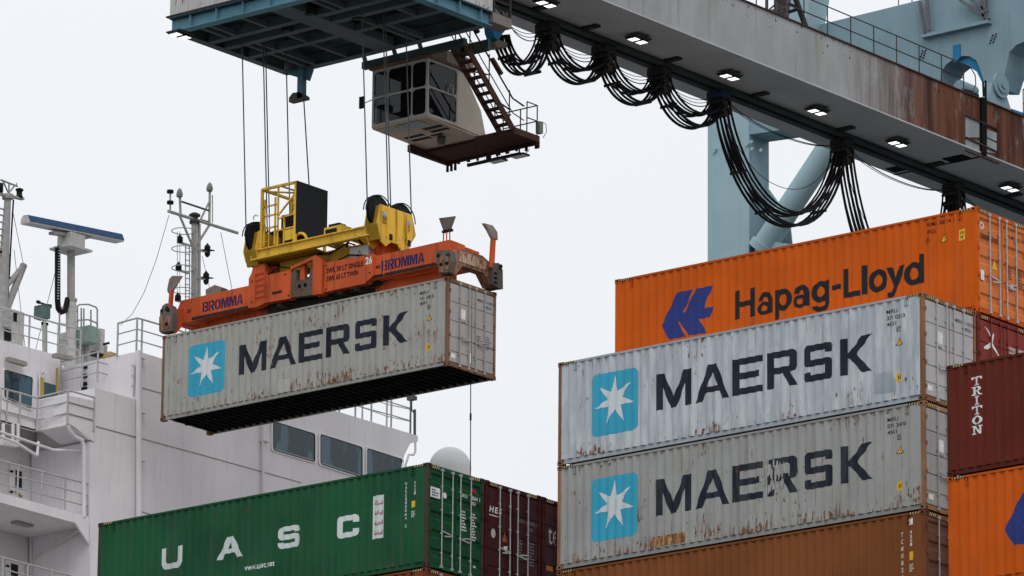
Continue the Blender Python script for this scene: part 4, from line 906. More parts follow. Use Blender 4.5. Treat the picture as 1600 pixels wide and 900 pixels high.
MB().tube([(CX1 + .01, CY0 + .9, zm - .02), (CX1 + .05, CY0 + 1.0, zm - .0), (CX1 + .05, CY0 + 1.1, zm + .3), (CX1 + .05, CY0 + 1.25, zm + .32), (CX1 + .03, CY0 + 1.3, zm - .02)], .018, 6).build('door_handle', GALV, cab)
# hanger frame between cab roof and trolley
mb = MB().box(CX0 - .4, CX1 + 1.6, CY0 - .1, CY0 + .1, CZ1 + .12, CZ1 + .36).box(CX0 + 2.1, CX1 + 1.3, CYB + .0, CYB + .14, CZ1 + .42, CZ1 + .8)
for x in (CX0 - .3, CX0 + 1.0, CX1 - .3): mb.bar((x, CY0 + .02, CZ1 + .3), (x + .25, TY1 + .05, TZ + .05), .12)
mb.bar((CX1 + .2, CYB + .05, CZ1 + .1), (CX1 + .2, CYB + .05, CZ1 + .9), .1); mb.bar((CX1 - .8, CYB + .3, CZ1 + .1), (CX1 - .8, CYB + .3, CZ1 + .9), .08)
mb.build('hanger_frame', paint('hanger_paint', (.055, .085, .085), .3, .2, 7, .7), cab)

# landing and stair behind the cabin
RB = paint('stair_rust', (.065, .032, .026), .6, .25, 28, .8)
stair = thing('access_stair', 'rusty steel stair and landing descending beside the crane cabin', 'stair', (-120.5, 147, 57.9))
sx0, sx1 = -120.62, -120.05; s0 = Vector((0, 145.15, 60.58)); s1 = Vector((0, 147.85, 58.12))
for x in (sx0, sx1): MB().bar((x, s0.y, s0.z), (x, s1.y, s1.z), .05, .24, (0, 1, .3)).build('stringer', RB, stair)
for k in range(11):
    p = s0.lerp(s1, (k + .6) / 11.4); MB().box(sx0 + .03, sx1 - .03, p.y - .11, p.y + .13, p.z - .025, p.z + .02).build('tread', RB, stair)
for x in (sx0, sx1 + .05):
    for dz, r in ((1.05, .03), (.55, .02)):
        MB().tube([(x, s0.y - .2, s0.z + dz), (x, s1.y - .1, s1.z + dz), (x, s1.y + .5, s1.z + dz - .12)], r, 6).build('handrail', RB, stair)
    for k in (.12, .5, .9):
        p = s0.lerp(s1, k); MB().cyl((x, p.y, p.z), (x, p.y, p.z + 1.05), .022, 6).build('post', RB, stair)
for k in (.16, .62):
    p = s0.lerp(s1, k); MB().bar((sx1 + .1, p.y - .25, p.z + 1.2), (sx1 + .1, p.y + .25, p.z + .78), .14, .1).build('rail_lamp', RB, stair)
lz = 58.16; lx0, lx1, ly0, ly1 = -124.05, -120.0, 147.8, 149.15
MB().box(lx0 + .15, -121.65, 147.95, ly1, lz - .14, lz - .045).box(-121.648, lx1, ly0, ly1 - .02, lz - .13, lz - .01).build('landing', RB, stair)
mb = MB().box(lx0, lx0 + .14, 147.15, ly1 + .15, lz - .26, lz - .02).box(lx0 + .141, lx1 - .1, ly1 + .001, ly1 + .08, lz - .24, lz - .02).box(lx1 + .001, lx1 + .06, ly0, ly1 - .02, lz - .2, lz + .02); mb.build('landing_beam', RB, stair)
rl = random.Random(4)
for k in range(9):
    x = -123.6 + .42 * k; MB().box(x, x + rl.uniform(.06, .2), ly1 + .0811, ly1 + .14, lz - rl.uniform(.26, .36), lz - .1).build('bracket', RB, stair)
for k in range(4):
    x = -123.0 + .75 * k; MB().tube([(x + .22 * math.cos(a), ly1 + .16, lz - .28 + .12 * math.sin(a)) for a in [math.pi + math.pi * j / 8 for j in range(9)]], .012, 5).build('slack_cable', BLACK, stair)
MB().tube([(lx1 + .05, ly1 + .1, lz + .55), (lx1 + .22, ly1 + .1, lz + .45), (lx1 + .25, ly1 + .1, lz + .15), (lx1 + .1, ly1 + .1, lz - .02)], .012, 5).build('slack_cable', BLACK, stair)
for k in (.3, .75):
    p = s0.lerp(s1, k); MB().bar((sx0 + .28, p.y, p.z - .1), (sx0 + .28, p.y + .9, p.z + .0), .04).build('brace', RB, stair)
MB().box(-123.2, -120.9, ly1 + .12, ly1 + .2, lz - .42, lz - .32).build('lamp_rail', DARKSTEEL, stair)
handrail(stair, [(-121.5, ly1 - .05, lz), (-120.75, ly1 - .05, lz), (lx1 - .03, ly1 - .05, lz), (lx1 - .03, ly0 + .75, lz)], 1.1, RAILM)
MB().box(lx1 - .12, lx1 + .06, ly1 - .02, ly1 + .16, lz + .15, lz + .55).build('switch_box', flat('switch_grey', (.2, .2, .19), .6), stair)
for k in range(3): MB().lathe((-123.7 + .17 * k, ly1 - .3, lz - .62), [(0, 0), (.05, .0), (.045, .2), (.06, .3), (0, .3)], 10).build('beacon', flat('beacon_dark', (.04, .012, .012), .5), stair)
for k in range(2):
    x = -122.0 + .95 * k
    l = MB().box(x, x + .6, ly1 - .25, ly1 + .1, lz - .56, lz - .50).bar((x + .3, ly1 - .1, lz - .5), (x + .3, ly1 - .1, lz - .28), .04).build('work_lamp', DARKSTEEL, stair)
    mb = MB()
    for j in range(3): mb.box(x + .03 + .19 * j, x + .19 + .19 * j, ly1 - .22, ly1 + .07, lz - .572, lz - .561)
    mb.build('lens', flat('lamp_glass', (.6, .6, .58), .3), l)

# ------------------------------------------------------------------ hoist ropes
hy = [.1, 1.16, 1.28, 2.32]
for bx, side_n in ((3.50, 'left'), (8.70, 'right')):
    for k, y in enumerate(hy):
        lab = f'thin hoist rope at the {side_n} headblock sheaves, ' + ('nearest the front', 'front one of the middle pair', 'rear one of the middle pair', 'farthest back')[k]
        p = H0 + Vector((bx, y, 5.85)); q = Vector((p.x - .38, p.y - .02, TZ + .45))
        single('hoist_rope', MB().tube([p, q], .021, 6), STEEL_WIRE, lab, 'rope', p, 'hoist ropes')
pw = [pc + Vector((.22, 0, -.05)), H0 + Vector((4.5, 2.2, 6.45))]
single('power_cable', MB().tube(pw, .022, 6), STEEL_WIRE, 'thin cable from the pulley bracket down past the black box panel', 'cable', pw[1])
pw = [pc + Vector((-.2, 0, .05)), pc + Vector((-.42, -.1, -4.2))]
# ------------------------------------------------------------------ spreader (container local metres, offset H0)
SPO = paint('spreader_orange', (.53, .092, .028), .62, .2, 51, .6, dirt=(.05, .025, .018), dirt_a=.65); SPG = paint('worn_grey_steel', (.115, .10, .09), 1.05, .3, 52, .75, dirt_a=.4); SPD = paint('spreader_dark', (.03, .022, .02), .4, .3, 53, .8)
SPR = paint('spreader_arm_worn', (.27, .16, .11), 1.35, .35, 54, .8)
sp = thing('container_spreader', 'orange spreader with blue stencilled lettering clamped on the hanging grey container', 'spreader', tuple(H0 + Vector((CL / 2, CW / 2, CH + .3))))
def hl(x, y, z): return H0 + Vector((x, y, z))
def hbox(mb, x0, x1, y0, y1, z0, z1, mi=0): return mb.box(H0.x + x0, H0.x + x1, H0.y + y0, H0.y + y1, H0.z + z0, H0.z + z1, mi)
# telescopic beams: near left one with chamfered tip, near right one, and their far twins
for y0, y1, lx, rx in ((.60, .95, .10, 11.75), (1.50, 1.85, .10, 11.6)):
    MB().prism([hl(lx, y0, 3.42), hl(lx, y0, 3.95), hl(lx + .14, y0, 4.20), hl(3.3, y0, 4.22), hl(3.3, y0, 3.54), hl(.75, y0, 3.40)], (0, y1 - y0, 0)).build('telescopic_beam', SPO, sp)
    MB().prism([hl(8.5, y0, 3.54), hl(8.5, y0, 4.30), hl(rx, y0, 4.32), hl(rx + .35, y0, 4.15), hl(rx + .35, y0, 3.62), hl(rx, y0, 3.54)], (0, y1 - y0, 0)).build('telescopic_beam', SPO, sp)
    MB().box(H0.x + .75, H0.x + 3.35, H0.y + y0 - .012, H0.y + y0 - .002, H0.z + 3.44, H0.z + 3.54).build('wear_strip', SPD, sp)
    MB().box(H0.x + 8.55, H0.x + 11.35, H0.y + y0 - .012, H0.y + y0 - .002, H0.z + 3.56, H0.z + 3.66).build('wear_strip', SPD, sp)
hbox(MB(), .9, 4.0, 1.05, 1.4, 3.22, 3.62).build('inner_beam', SPO, sp); hbox(MB(), 8.3, 11.4, 1.05, 1.4, 3.16, 3.55).build('inner_beam', SPO, sp)
# centre frame
hbox(MB(), 3.30, 8.62, .78, 1.75, 3.46, 4.15).build('centre_frame', SPD, sp)
MB().prism([hl(3.30, .5, 3.42), hl(3.30, .5, 4.42), hl(3.42, .5, 4.6), hl(3.50, .5, 4.85), hl(3.95, .5, 4.80), hl(4.08, .5, 4.45), hl(4.12, .5, 4.40), hl(5.15, .5, 4.42), hl(5.15, .5, 3.45), hl(4.0, .5, 3.48), hl(3.7, .5, 3.40)], (0, .28, 0)).build('side_plate', SPO, sp)
MB().prism([hl(6.56, .5, 3.42), hl(6.56, .5, 4.40), hl(8.62, .5, 4.36), hl(8.62, .5, 3.62), hl(8.30, .5, 3.42)], (0, .28, 0)).build('side_plate', SPO, sp)
MB().prism([hl(6.14, .42, 3.38), hl(6.14, .42, 4.62), hl(6.25, .42, 4.70), hl(6.42, .42, 4.60), hl(6.52, .42, 4.42), hl(6.52, .42, 3.36)], (0, .36, 0)).build('post_plate', SPO, sp)
MB().bar(hl(5.15, .5, 4.45), hl(6.2, .5, 4.66), .1, .1).build('top_bar', SPO, sp); hbox(MB(), 5.48, 5.68, .55, .7, 3.7, 4.55).build('hydraulic_ram', SPO, sp)
MB().prism([hl(5.20, .46, 3.46), hl(5.20, .46, 4.28), hl(5.30, .46, 4.38), hl(5.40, .46, 4.2), hl(5.42, .46, 3.98), hl(5.95, .46, 3.98), hl(6.0, .46, 4.3), hl(6.08, .46, 4.36), hl(6.12, .46, 4.2), hl(6.12, .46, 3.40)], (0, .2, 0)).build('twin_lock_housing', SPG, sp)
for x in (5.55, 5.8): MB().cyl(hl(x, .455, 3.78), hl(x, .46 - .012, 3.78), .07, 12).build('painted_lock_hole', PAINTED_HOLE, sp)
for x0, x1 in ((3.55, 4.05), (7.95, 8.6)): hbox(MB(), x0, x1, 1.0, 1.9, 4.15, 4.85).build('headblock_seat', SPO, sp)
hbox(MB(), 3.8, 7.0, .9, 1.7, 3.15, 3.46).build('cable_tray', SPD, sp)
for x in (4.6, 7.2, 7.9): MB().bar(hl(x, .5, 3.3), hl(x + .5, 1.8, 3.2), .12).build('cross_pipe', SPD, sp)
MB().tube([hl(3.6, .47, 4.55), hl(3.62, .47, 3.55)], .016, 6).build('step_rail', SPO, sp); MB().tube([hl(4.02, .47, 4.72), hl(4.04, .47, 3.6)], .016, 6).build('step_rail', SPO, sp)
for k in range(5): MB().cyl(hl(3.61, .47, 3.7 + .2 * k), hl(4.03, .47, 3.72 + .2 * k), .013, 6).build('step', SPO, sp)
# end beams, locking corners and flipper guides
for x0, x1, mat in ((-.02, .30, SPO), (11.88, 12.22, SPR)):
    MB().prism([hl(x0, .0, 3.02), hl(x0, .0, 3.45), hl(x0, .35, 3.85), hl(x0, .75, 3.95), hl(x0, 1.7, 3.95), hl(x0, 2.1, 3.80), hl(x0, 2.44, 3.45), hl(x0, 2.44, 3.02), hl(x0, 2.1, 3.02), hl(x0, 1.75, 3.40), hl(x0, .7, 3.40), hl(x0, .35, 3.02)], (x1 - x0, 0, 0)).build('end_beam', mat, sp)
    for y in (.09, 2.35):
        mb = hbox(MB(), x0 - .02, x1 + .02, y - .12, y + .12, 2.99, 3.28); mb.cyl(hl((x0 + x1) / 2, y, 3.28), hl((x0 + x1) / 2, y, 3.55), .14, 12)
        mb.build('twist_lock', SPG, sp)
MB().prism([hl(11.84, -.08, 3.30), hl(11.72, -.08, 3.60), hl(11.80, -.08, 3.80), hl(12.32, -.08, 3.72), hl(12.38, -.08, 3.36), hl(12.30, -.08, 3.0), hl(11.96, -.08, 3.02)], (0, .26, 0)).build('lock_housing', SPG, sp)
MB().prism([hl(-.06, -.06, 3.02), hl(-.08, -.06, 3.70), hl(.02, -.06, 3.92), hl(.2, -.06, 3.98), hl(.42, -.06, 3.86), hl(.50, -.06, 3.60), hl(.44, -.06, 3.0)], (0, .24, 0)).build('lock_housing', SPG, sp)
MB().prism([hl(12.2, 2.0, 3.06), hl(12.2, 2.0, 3.75), hl(12.2, 2.3, 3.82), hl(12.2, 2.5, 3.62), hl(12.2, 2.52, 3.0), hl(12.2, 2.3, 2.98)], (.2, 0, 0)).build('lock_housing', SPG, sp)
for x, y, z in ((12.25, -.085, 3.55), (12.45, 2.3, 3.68), (.22, -.065, 3.78)): MB().cyl(hl(x, y, z), hl(x, y + .02, z), .09, 12).build('pivot', SPD, sp)
GUIDE = paint('guide_steel', (.19, .155, .135), .8, .25, 55, .6)
def guide(c, nrm, up_s, open_=.32, h=.42, folded=False):
    """flipper guide: two flaring wings meeting at a corner, on an arm"""
    c = Vector(c)
    mb = MB(); w = open_
    a, b = c + Vector((0, 0, 0)), c + Vector((0, 0, h))
    mb.prism([a + Vector((-.10, 0, 0)), a + Vector((.02, -.06, 0)), b + Vector((.05, -.14, -.04)), b + Vector((-w, .03, .04))], (0, .035, 0)).prism([a + Vector((.02, -.06, 0)), a + Vector((.14, .06, 0)), b + Vector((w + .02, .06, .0)), b + Vector((.05, -.14, -.04))], (0, .035, 0))
    mb.build('guide_flap', GUIDE, sp)
guide(hl(12.12, -.05, 4.42), None, 1)
for x in (12.0, 12.13, 12.26): MB().bar(hl(x, 0, 3.75), hl(x, -.02, 4.44), .03).build('guide_arm', SPO, sp)
MB().prism([hl(12.3, 1.95, 4.58), hl(12.3, 2.18, 4.56), hl(12.25, 2.22, 4.85), hl(12.15, 2.1, 5.06), hl(12.15, 1.70, 5.04), hl(12.2, 1.85, 4.85)], (.1, .05, 0)).build('guide_flap', GUIDE, sp)
MB().prism([hl(12.28, 1.92, 3.6), hl(12.28, 2.1, 3.6), hl(12.28, 2.16, 4.6), hl(12.28, 2.0, 4.6)], (.1, 0, 0)).build('guide_arm', SPO, sp)
MB().prism([hl(.22, -.03, 4.33), hl(.40, -.03, 4.33), hl(.62, .10, 4.78), hl(.70, .12, 4.86), hl(.38, .0, 4.90), hl(.26, -.03, 4.80), hl(.20, -.05, 4.45)], (0, .06, 0)).build('guide_flap', GUIDE, sp)
MB().bar(hl(.32, 0, 3.8), hl(.36, 0, 4.4), .13, .1).build('guide_arm', SPO, sp)
MB().prism([hl(.80, 1.2, 4.2), hl(1.40, 1.2, 4.3), hl(1.50, 1.2, 4.58), hl(1.18, 1.2, 4.72), hl(.78, 1.2, 4.62)], (0, .3, 0)).build('guide_flap', GUIDE, sp)
# writing on it
def sp_text(s, x0, x1, z0, cap, bold, mat, y, name='lettering', slope=0.0, stencil=False):
    bm = text_bm(s, x0, x1, z0, cap, bold)
    for v in bm.verts: v.co = Vector((H0.x + v.co.x - sp.location.x, H0.y + y - sp.location.y, H0.z + v.co.y + slope * (v.co.x - x0) - sp.location.z))
    return bm_obj(bm, name, mat, sp)
SBLUE = flat('stencil_blue', (.018, .022, .095), .7)
def stencil(x0, x1, z0, h):
    """block capitals cut like a stencil"""
    D = {'B': [rect(0, .26, 0, 1), [(.36, 0), (.8, 0), (1, .12), (1, .40), (.86, .5), (1, .6), (1, .88), (.8, 1), (.36, 1), (.36, .84), (.66, .84), (.74, .78), (.74, .64), (.66, .58), (.36, .58), (.36, .42), (.66, .42), (.74, .36), (.74, .22), (.66, .16), (.36, .16)]],
         'R': [rect(0, .26, 0, 1), [(.36, .40), (.44, .40), (.70, 0), (1, 0), (.78, .40), (.94, .48), (1, .58), (1, .88), (.8, 1), (.36, 1), (.36, .84), (.66, .84), (.74, .78), (.74, .64), (.66, .56), (.36, .56)]],
         'O': [[(.44, 0), (.44, .18), (.30, .26), (.28, .5), (.30, .74), (.44, .82), (.44, 1), (.2, .96), (.03, .8), (0, .5), (.03, .2), (.2, .04)], [(.56, 0), (.8, .04), (.97, .2), (1, .5), (.97, .8), (.8, .96), (.56, 1), (.56, .82), (.70, .74), (.72, .5), (.70, .26), (.56, .18)]],
         'M': [[(0, 0), (.22, 0), (.22, .95), (.17, 1), (0, 1)], [(.27, 1), (.27, .62), (.42, 0), (.58, 0), (.73, .62), (.73, 1), (.64, 1), (.5, .42), (.36, 1)], [(.78, 0), (1, 0), (1, 1), (.83, 1), (.78, .95)]],
         'A': [[(0, 0), (.24, 0), (.46, .8), (.46, 1), (.30, 1)], [(1, 0), (.76, 0), (.70, .2), (.42, .2), (.46, .36), (.65, .36), (.54, .8), (.54, 1), (.70, 1)]]}
    ws = [(c, {'M': 1.25, 'B': .92, 'R': .95, 'O': 1, 'A': 1}[c]) for c in 'BROMMA']; tot = sum(w for _, w in ws) + .12 * 5; k = (x1 - x0) / tot; x = x0; out = []
    for c, w in ws:
        for loop in D[c]: out.append(poly_mesh([[(x + a * w * k, z0 + b * h) for a, b in loop]]))
        x += (w + .12) * k
    return join_bm(*out)
for x0, x1, z0, sl in ((1.22, 2.98, 3.64, .0), (8.93, 10.70, 3.75, .0)):
    bm = stencil(x0, x1, z0, .34)
    for v in bm.verts: v.co = Vector((H0.x + v.co.x - sp.location.x, H0.y + .592 - sp.location.y, H0.z + v.co.y - sp.location.z))
    bm_obj(bm, 'lettering', SBLUE, sp)
sp_text('SWL 50 LT SINGLE', 6.66, 8.22, 4.03, .17, .04, BLACK, .494, 'stencil_text'); sp_text('SWL 65 LT TWIN', 6.68, 8.02, 3.76, .17, .04, BLACK, .494, 'stencil_text')
sp_text('26', 8.32, 8.60, 4.05, .24, .05, WHITE_L, .494, 'number_mark'); sp_text('40', 8.66, 8.86, 3.86, .13, .03, BLACK, .594, 'number_mark')
sp_text('20', .52, .70, 3.72, .13, .03, BLACK, .594, 'number_mark')
hbox(MB(), 7.46, 8.26, .7, 1.1, 4.18, 4.78).build('electric_box', paint('electric_box', (.38, .40, .40), .2, .1, 61, .5), sp)
bm = poly_mesh([[(7.78, 4.45), (8.0, 4.45), (7.89, 4.65)], [(7.82, 4.475), (7.96, 4.475), (7.89, 4.61)]])
for v in bm.verts: v.co = Vector((H0.x + v.co.x - sp.location.x, H0.y + .694 - sp.location.y, H0.z + v.co.y - sp.location.z))
bm_obj(bm, 'warning_sign', BLACK, sp)

# ------------------------------------------------------------------ yellow headblock with sheaves and the cage
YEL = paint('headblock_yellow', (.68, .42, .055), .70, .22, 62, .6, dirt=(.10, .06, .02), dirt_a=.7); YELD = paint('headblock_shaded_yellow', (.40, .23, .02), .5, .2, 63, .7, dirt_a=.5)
hb = thing('spreader_headblock', 'yellow headblock with rope sheaves at both ends and a barred cage on top', 'headblock', tuple(H0 + Vector((5.8, 1.22, 5))))
def ib(y):
    mb = hbox(MB(), 3.6, 8.55, y - .02, y + .02, 5.0, 5.26)
    hbox(mb, 3.6, 8.55, y - .1, y + .1, 4.955, 4.998); hbox(mb, 3.6, 8.55, y - .1, y + .1, 5.262, 5.30); return mb
ib(.42).build('side_beam', YEL, hb); ib(2.0).build('side_beam', YEL, hb)
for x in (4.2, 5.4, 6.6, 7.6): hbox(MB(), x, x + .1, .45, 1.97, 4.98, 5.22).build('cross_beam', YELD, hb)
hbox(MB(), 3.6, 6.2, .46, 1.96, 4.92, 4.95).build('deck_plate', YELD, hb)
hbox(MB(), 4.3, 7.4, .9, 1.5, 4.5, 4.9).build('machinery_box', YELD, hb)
# end blocks: broad plate facing along the boom, with two sheaves behind
def end_block(xc, s, zl):
    for x0, x1 in ((xc - .28, xc - .24), (xc + .24, xc + .28)):
        MB().prism([hl(x0, .28, 5.30), hl(x0, .42, 5.95), hl(x0, 2.02, 5.95), hl(x0, 2.22, 5.30), hl(x0, 1.95, 4.92), hl(x0, 1.85, zl + .1), hl(x0, 1.62, zl), hl(x0, 1.32, 4.80), hl(x0, .98, 4.80), hl(x0, .72, zl + .15), hl(x0, .5, zl + .25), hl(x0, .42, 4.95)], (x1 - x0, 0, 0)).build('end_plate', YEL, hb)
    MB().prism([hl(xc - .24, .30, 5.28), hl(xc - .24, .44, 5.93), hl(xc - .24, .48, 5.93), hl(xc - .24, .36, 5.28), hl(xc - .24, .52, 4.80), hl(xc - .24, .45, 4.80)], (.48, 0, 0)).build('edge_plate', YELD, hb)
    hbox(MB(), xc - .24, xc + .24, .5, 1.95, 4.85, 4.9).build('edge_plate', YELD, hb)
    for y in (.62, 1.80):
        b = MB()
        b.lathe((0, 0, 0), [(0, -.07), (.5, -.07), (.53, -.05), (.45, 0), (.53, .05), (.5, .07), (0, .07)], 28)
        R = Matrix.Rotation(math.pi / 2, 3, 'Y')
        for i, v in enumerate(b.v): b.v[i] = R @ v + hl(xc, y, 5.74)
        b.build('sheave', BLACK, hb)
        MB().tube([hl(xc + (.0), y + .57 * math.cos(a), 5.74 + .57 * math.sin(a)) for a in [math.pi * j / 14 for j in range(15)]], .035, 6).tube([hl(xc + .12, y + .57 * math.cos(a), 5.74 + .57 * math.sin(a)) for a in [math.pi * j / 10 for j in range(11)]], .02, 6).tube([hl(xc - .12, y + .57 * math.cos(a), 5.74 + .57 * math.sin(a)) for a in [math.pi * j / 10 for j in range(11)]], .02, 6).build('rope_guard', BLACK, hb)
        MB().cyl(hl(xc + .28, y, 5.62), hl(xc + .33, y, 5.62), .10, 14).cyl(hl(xc + .33, y, 5.62), hl(xc + .36, y, 5.62), .055, 12).build('axle_cap', GALV, hb)
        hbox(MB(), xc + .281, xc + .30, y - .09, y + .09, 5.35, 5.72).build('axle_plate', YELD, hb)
    for y in (.72, 1.22, 1.72): hbox(MB(), xc + .28, xc + .34, y - .015, y + .015, 4.9, 5.9).build('rib', YEL, hb)
    for y in (.98, 1.9): hbox(MB(), xc + .281, xc + .30, y - .1, y + .05, 4.86, 5.06).build('dark_plate', SPD, hb)  # small dark plates low on the end plate
end_block(3.50, -1, 4.72); end_block(8.70, 1, 4.45)
# cage: barred frame with a black panel on its right end
cx0, cx1, cy0, cy1, cz0, cz1 = 3.82, 5.28, .5, 1.98, 5.30, 7.36
yb = MB()
def cb(p, q, w=.06): return MB().bar(hl(*p), hl(*q), w)
for x in (cx0, cx1):
    for y in (cy0, cy1): cb((x, y, cz0), (x, y, cz1), .08).build('cage_post', YEL, hb)
for z in (cz0, cz1):
    for y in (cy0, cy1): cb((cx0, y, z), (cx1, y, z), .08).build('cage_bar', YEL, hb)
    for x in (cx0, cx1): cb((x, cy0, z), (x, cy1, z), .08).build('cage_bar', YEL, hb)
for p, q in (((4.52, cy0, cz0), (4.52, cy0, cz1)), ((cx0, cy0, 6.75), (4.5, cy0, 6.75)), ((cx0, cy0, 6.42), (4.5, cy0, 6.42)), ((cx0, cy0, 6.0), (4.5, cy0, 6.0)), ((cx0 + .12, cy0, 5.4), (cx0 + .12, cy0, 7.0)), ((4.40, cy0, 5.4), (4.40, cy0, 7.0)),
             ((4.52, cy0, 6.35), (cx1, cy0, 7.0)), ((4.52, cy0, 6.25), (cx1, cy0, 6.30)), ((4.52, cy0, 5.85), (cx1, cy0, 5.85)), ((4.80, cy0, 5.35), (4.80, cy0, 6.28)), ((cx0, cy1, 7.3), (4.5, cy1, 5.5)), ((4.5, cy1, 5.4), (4.5, cy1, 7.3)), ((cx0, cy1, 6.3), (cx1, cy1, 6.3)), ((cx0, cy0, 7.3), (cx1, cy1, 7.3)), ((4.6, cy0, cz1), (4.6, cy1, cz1))):
    cb(p, q, .05).build('cage_bar', YEL, hb)
hbox(MB(), 4.82, 5.24, cy0 - .01, cy0 + .03, 5.45, 5.80).build('cage_plate', YEL, hb)
hbox(MB(), cx1 + .042, cx1 + .07, cy0 - .03, cy1 + .03, cz0 + .32, cz1 + .04).build('black_panel', flat('panel_black', (.012, .013, .016), .5), hb)
hbox(MB(), 4.05, 4.9, 1.2, 1.8, 5.32, 6.6).build('cable_drum_box', SPD, hb); hbox(MB(), 4.7, 5.2, .8, 1.4, 5.35, 5.75).build('gear_box', SPD, hb)
MB().tube([hl(5.4 + .3 * math.cos(a), .6, 5.32 + .3 * math.sin(a)) for a in [math.pi * j / 10 for j in range(11)]], .05, 8).build('cable_hoop', YEL, hb)
hbox(MB(), 6.35, 7.1, .7, 1.2, 5.20, 5.66).build('motor_box', YEL, hb); hbox(MB(), 6.42, 6.9, .685, .699, 5.40, 5.58).build('motor_grille', BLACK, hb); hbox(MB(), 6.5, 6.95, .75, 1.1, 5.661, 5.76).build('motor_top', BLACK, hb)
for a, b in ((3.35, 4.9), (3.80, 4.95)): pass
MB().tube([hl(3.58, .38, 6.35), hl(3.55, .38, 6.45), hl(3.65, .38, 6.5), hl(3.75, .38, 6.45)], .02, 6).tube([hl(3.52, .36, 4.95), hl(3.5, .36, 6.0)], .018, 6).tube([hl(4.26, .36, 5.3), hl(4.28, .36, 6.3)], .018, 6).tube([hl(3.50, .36, 5.5), hl(4.2, .36, 5.5)], .014, 6).build('grab_rail', YEL, hb)
MB().tube([hl(5.9, .9, 4.9), hl(6.6, .7, 4.75), hl(7.3, .8, 5.02), hl(7.6, .8, 4.9)], .03, 6).tube([hl(7.3, .72, 4.85), hl(7.45, .7, 5.1), hl(7.8, .7, 5.05), hl(8.0, .7, 4.85)], .04, 6).build('hose', BLACK, hb)

rg = random.Random(9)
for k in range(7):
    x = 4.2 + .65 * k + rg.uniform(-.1, .1)
    MB().tube([hl(x, .76, 3.5), hl(x + .15, .6, 3.32 + rg.uniform(-.06, .02)), hl(x + .5, .7, 3.26), hl(x + .7, .8, 3.42)], .022, 6).build('hose', BLACK, sp)
for x, z in ((3.45, 4.3), (3.45, 3.6), (4.9, 4.3), (5.05, 3.55), (6.66, 4.3), (8.5, 3.75), (6.66, 3.5)): MB().cyl(hl(x, .5, z), hl(x, .485, z), .03, 8).build('bolt_head', SPD, sp)
for x in (1.0, 3.05, 9.0, 11.2): hbox(MB(), x, x + .05, .585, .6, 3.6, 4.15).build('weld_strip', SPO, sp)
MB().tube([hl(4.1, .55, 4.45), hl(4.6, .6, 4.62), hl(5.1, .6, 4.5)], .025, 6).tube([hl(7.0, .6, 4.42), hl(7.5, .65, 4.55), hl(8.2, .7, 4.42)], .025, 6).build('hose', BLACK, sp)
hbox(MB(), 4.35, 4.75, .47, .5, 3.72, 3.78).build('small_plate', SPD, sp)

# plates, painted slots and pins of the corner locks
for pts, y in (([(-.09, 3.05), (-.10, 3.55), (-.02, 3.62), (.06, 3.5), (.06, 3.05)], -.075), ([(.12, 3.1), (.14, 3.45), (.3, 3.55), (.42, 3.4), (.36, 3.1)], -.075), ([(11.9, 3.04), (11.9, 3.5), (12.02, 3.62), (12.1, 3.5), (12.08, 3.04)], -.095), ([(12.14, 3.1), (12.16, 3.55), (12.3, 3.5), (12.28, 3.1)], -.095)):
    MB().prism([hl(x, y, z) for x, z in pts], (0, .012, 0)).build('wear_plate', SPR, sp)
for x, z, y in ((.0, 3.75, -.07), (.3, 3.72, -.07), (.24, 3.25, -.08), (12.22, 3.3, -.1), (11.98, 3.3, -.1), (11.86, 3.62, -.09)): MB().cyl(hl(x, y, z), hl(x, y - .02, z), .055, 10).build('painted_lock_hole', PAINTED_HOLE, sp)
for z in (3.1, 3.25, 3.4): hbox(MB(), 12.402, 12.42, 2.05, 2.2, z, z + .06).build('painted_lock_slot', PAINTED_HOLE, sp)
MB().prism([hl(12.225, .5, 3.5), hl(12.225, .5, 3.85), hl(12.225, 1.9, 3.85), hl(12.225, 1.9, 3.5)], (.012, 0, 0)).build('wear_plate', paint('speckled_plate', (.36, .25, .19), 1.5, .4, 77, .8), sp)
MB().box(H0.x + 11.95, H0.x + 12.35, H0.y - .04, H0.y + .05, H0.z + 4.36, H0.z + 4.44).build('guide_bracket', SPD, sp)
# ------------------------------------------------------------------ ship: white deckhouse behind
XS = -131.0
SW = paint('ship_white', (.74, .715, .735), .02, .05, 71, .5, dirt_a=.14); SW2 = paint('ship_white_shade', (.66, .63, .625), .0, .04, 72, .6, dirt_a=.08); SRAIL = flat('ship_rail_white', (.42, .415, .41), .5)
S = lambda a, b, dx=0.0: at(a, b, X=XS + dx)
ship = thing('ship_deckhouse', 'white ship deckhouse with bridge windows and open decks behind the hanging container', 'ship deckhouse', (XS - 2, 142, 40))
def wall(name, px, dx, depth, mat=None): return MB().prism([S(a, b, dx) for a, b in px], (-depth, 0, 0)).build(name, mat or SW, ship)
wall('bridge_block', [(216, 549), (640, 677), (653, 681), (653, 690), (641, 693), (632, 711), (625, 735), (590, 800), (585, 1050), (216, 1050)], 0, 7.0)
wall('side_block', [(148, 606), (215.6, 625), (215.6, 1050), (140, 1050), (140, 690), (148, 692)], -.004, 2.62)
wall('wing_box', [(105, 617), (147.6, 627), (147.6, 691), (105, 662)], .0, 1.3)
wall('upper_wall', [(-80, 509), (93, 556), (93, 690), (-80, 660)], -3.4, 3.0)
MB().prism([S(93, 560, -3.4), S(93, 640, -3.4), S(60, 640, -4.6), S(60, 560, -4.6)], (0, .02, 0)).build('step_wall', SW, ship)
wall('balcony_parapet', [(-80, 617), (58, 655), (58, 674), (-80, 636)], -1.3, .12)
